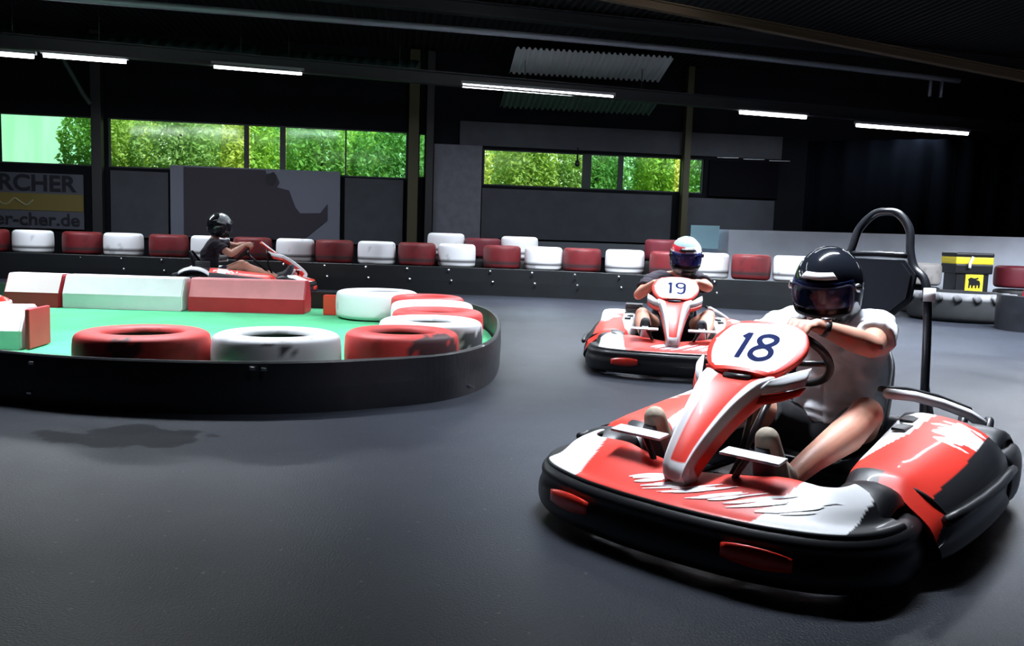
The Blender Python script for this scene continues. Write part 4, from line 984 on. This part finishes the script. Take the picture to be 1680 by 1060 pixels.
def helmet_shell(H, style, root, visor):
    base, painter = style
    nu, nv = 72, 48; V_ = []; F_2 = []
    def P(a, b, inf=0.0):      # a azimuth (0 = face), b elevation
        ca, sa, cb, sb = math.cos(a), math.sin(a), math.cos(b), math.sin(b)
        rx = .160 if ca > 0 else .172; ry = .141; rz = .168 if sb > 0 else .190
        x, y, z = rx * ca * cb, ry * sa * cb, rz * sb
        if ca > 0 and sb < 0: x += .026 * ca * min(1, -sb * 1.8) * cb ** .3                       # chin bar
        if sb < -.3: y *= 1 + .10 * min(1, (-sb - .3) * 2)
        v = Vector((x, y, z)); v += v.normalized() * inf
        return v
    def port(a, b): return abs(a) < .96 and -.42 < b < .20
    b0 = -1.02
    for j in range(nv + 1):
        b = lerp(b0, PI / 2, j / nv)
        for i in range(nu): V_.append(P(2 * PI * i / nu - PI, b))
    for j in range(nv):
        for i in range(nu):
            a = 2 * PI * (i + .5) / nu - PI; b = lerp(b0, PI / 2, (j + .5) / nv)
            if port(a, b): continue
            i2 = (i + 1) % nu; F_2.append((j * nu + i, j * nu + i2, (j + 1) * nu + i2, (j + 1) * nu + i))
    me = meshof(V_, F_2, 'helmet'); bm = bmesh.new(); bm.from_mesh(me)
    bmesh.ops.delete(bm, geom=[v for v in bm.verts if not v.link_faces], context='VERTS'); bmesh.ops.remove_doubles(bm, verts=bm.verts, dist=1e-4)
    bmesh.ops.recalc_face_normals(bm, faces=bm.faces); bm.to_mesh(me); bm.free()
    if painter: paint(me, painter)
    me.transform(Matrix.Translation(H(0, 0, .0)) @ (Matrix((H(1, 0, 0) - H(0, 0, 0), H(0, 1, 0) - H(0, 0, 0), H(0, 0, 1) - H(0, 0, 0))).transposed().to_4x4()))
    hm = link('helmet', me, base, root); md = hm.modifiers.new('t', 'SOLIDIFY'); md.thickness = .014; md.offset = -1
    HP = lambda v: H(v.x, v.y, v.z)
    # rubber edge of the port
    loop = [(-.96, -.42), (-.5, -.43), (0, -.43), (.5, -.43), (.96, -.42), (1.0, -.1), (.96, .20), (.5, .21), (0, .21), (-.5, .21), (-.96, .20), (-1.0, -.1)]
    tube('port_trim', [HP(P(a, b, .002)) for a, b in loop], .006, M_rubber, hm, 5, 8, True)
    # visor, tilted a little up
    rows = []
    for k in range(7):
        b = lerp(-.24, .34, k / 6); rows.append([HP(P(lerp(-1.05, 1.05, q / 10), b, .008)) for q in range(11)])
    key = 'visor_%g' % visor[2]
    if key not in MATS:
        m = bpy.data.materials.new(key); m.use_nodes = True; nt = m.node_tree; N = nt.nodes; MATS[key] = m
        b_ = N['Principled BSDF']; b_.inputs['Base Color'].default_value = (*visor, 1); b_.inputs['Roughness'].default_value = .04; b_.inputs['Coat Weight'].default_value = 1
        t = N.new('ShaderNodeBsdfTransparent'); t.inputs[0].default_value = (.75, .75, .9, 1); mx = N.new('ShaderNodeMixShader'); mx.inputs[0].default_value = .30
        nt.links.new(t.outputs[0], mx.inputs[1]); nt.links.new(b_.outputs[0], mx.inputs[2]); nt.links.new(mx.outputs[0], N['Material Output'].inputs[0])
    surf('visor', rows, 3, 3, MATS[key], hm, thick=.003)
    for s in (1, -1): tube('visor_pivot', [HP(P(s * 1.15, .12, .002)), HP(P(s * 1.15, .12, .016))], .018, M_chrome if painter is None else M_black, hm, 0, 16)
    # brow strip, chin vent and a crown vent
    surf('brow_vent', [[HP(P(a, .42, .012)), HP(P(a * .9, .50, .016)), HP(P(a * .8, .60, .008))] for a in [lerp(-.55, .55, q / 6) for q in range(7)]], 3, 3, M_white if painter is None else M_black, hm, thick=.006)
    surf('chin_vent', [[HP(P(a, -.78, .006)), HP(P(a, -.68, .012)), HP(P(a, -.58, .006))] for a in [lerp(-.35, .35, q / 4) for q in range(5)]], 3, 3, M_black, hm, thick=.005)
    return hm
M_helmetk = mat('black_helmet_lacquer', (.010, .012, .018), .12, coat=1.0)
M_helmetp = mat('painted_helmet', (.8, .8, .8), .2, coat=.8, vcol=True)
def paint19(v):
    if v.z < -.03: return Vector((.55, .62, .62)) if noise.noise(v * 22) > -.05 else Vector((.02, .05, .05))
    if v.z > .105: return Vector((.30, .42, .44))
    if v.y < -.02 and v.z > .055: return Vector((.6, .03, .05))
    if v.z > .05: return Vector(WHITE)
    return Vector((.02, .03, .04))
def paintfar(v):
    if v.z > .035 and v.x > -.03: return Vector((.55, .58, .62))
    return Vector((.012, .014, .02))

kart((1.139, 3.342), -2.307, 'red and white kart number 18 in the right foreground, cornering towards the camera', '18', 'racing karts on the track')
driver((1.139, 3.342), -2.307, 'driver in black helmet and white T-shirt steering the nearest kart', M_shirtw, M_short, M_shoe, (M_helmetk, None), True, 1.0, .12, 0, .40, -1.5)
kart((1.378, 7.15), -1.761, 'red and white kart number 19 following behind the nearest kart', '19', 'racing karts on the track', False)
driver((1.378, 7.15), -1.761, 'driver in black shirt and white, red and green helmet steering kart 19', M_shirtk, M_short, M_shoek, (M_helmetp, paint19), False, 1.3, .10, .03, .9, -.9, (.01, .02, .35), (0, .075, .05))
kart((-4.25, 13.15), .27, 'dark kart far back on the left, passing behind the barrier blocks', '', 'racing karts on the track', False, 1.12)
driver((-4.25, 13.15), .27, 'driver in black shirt and dark helmet crouched in the far left kart', M_shirtk, mat('navy_cloth', (.012, .018, .05), .9), M_shoek, (M_helmetp, paintfar), False, 1.6, 0, .05, .9, -.9, (.02, .02, .02), (-.05, 0, .08), 1.12)
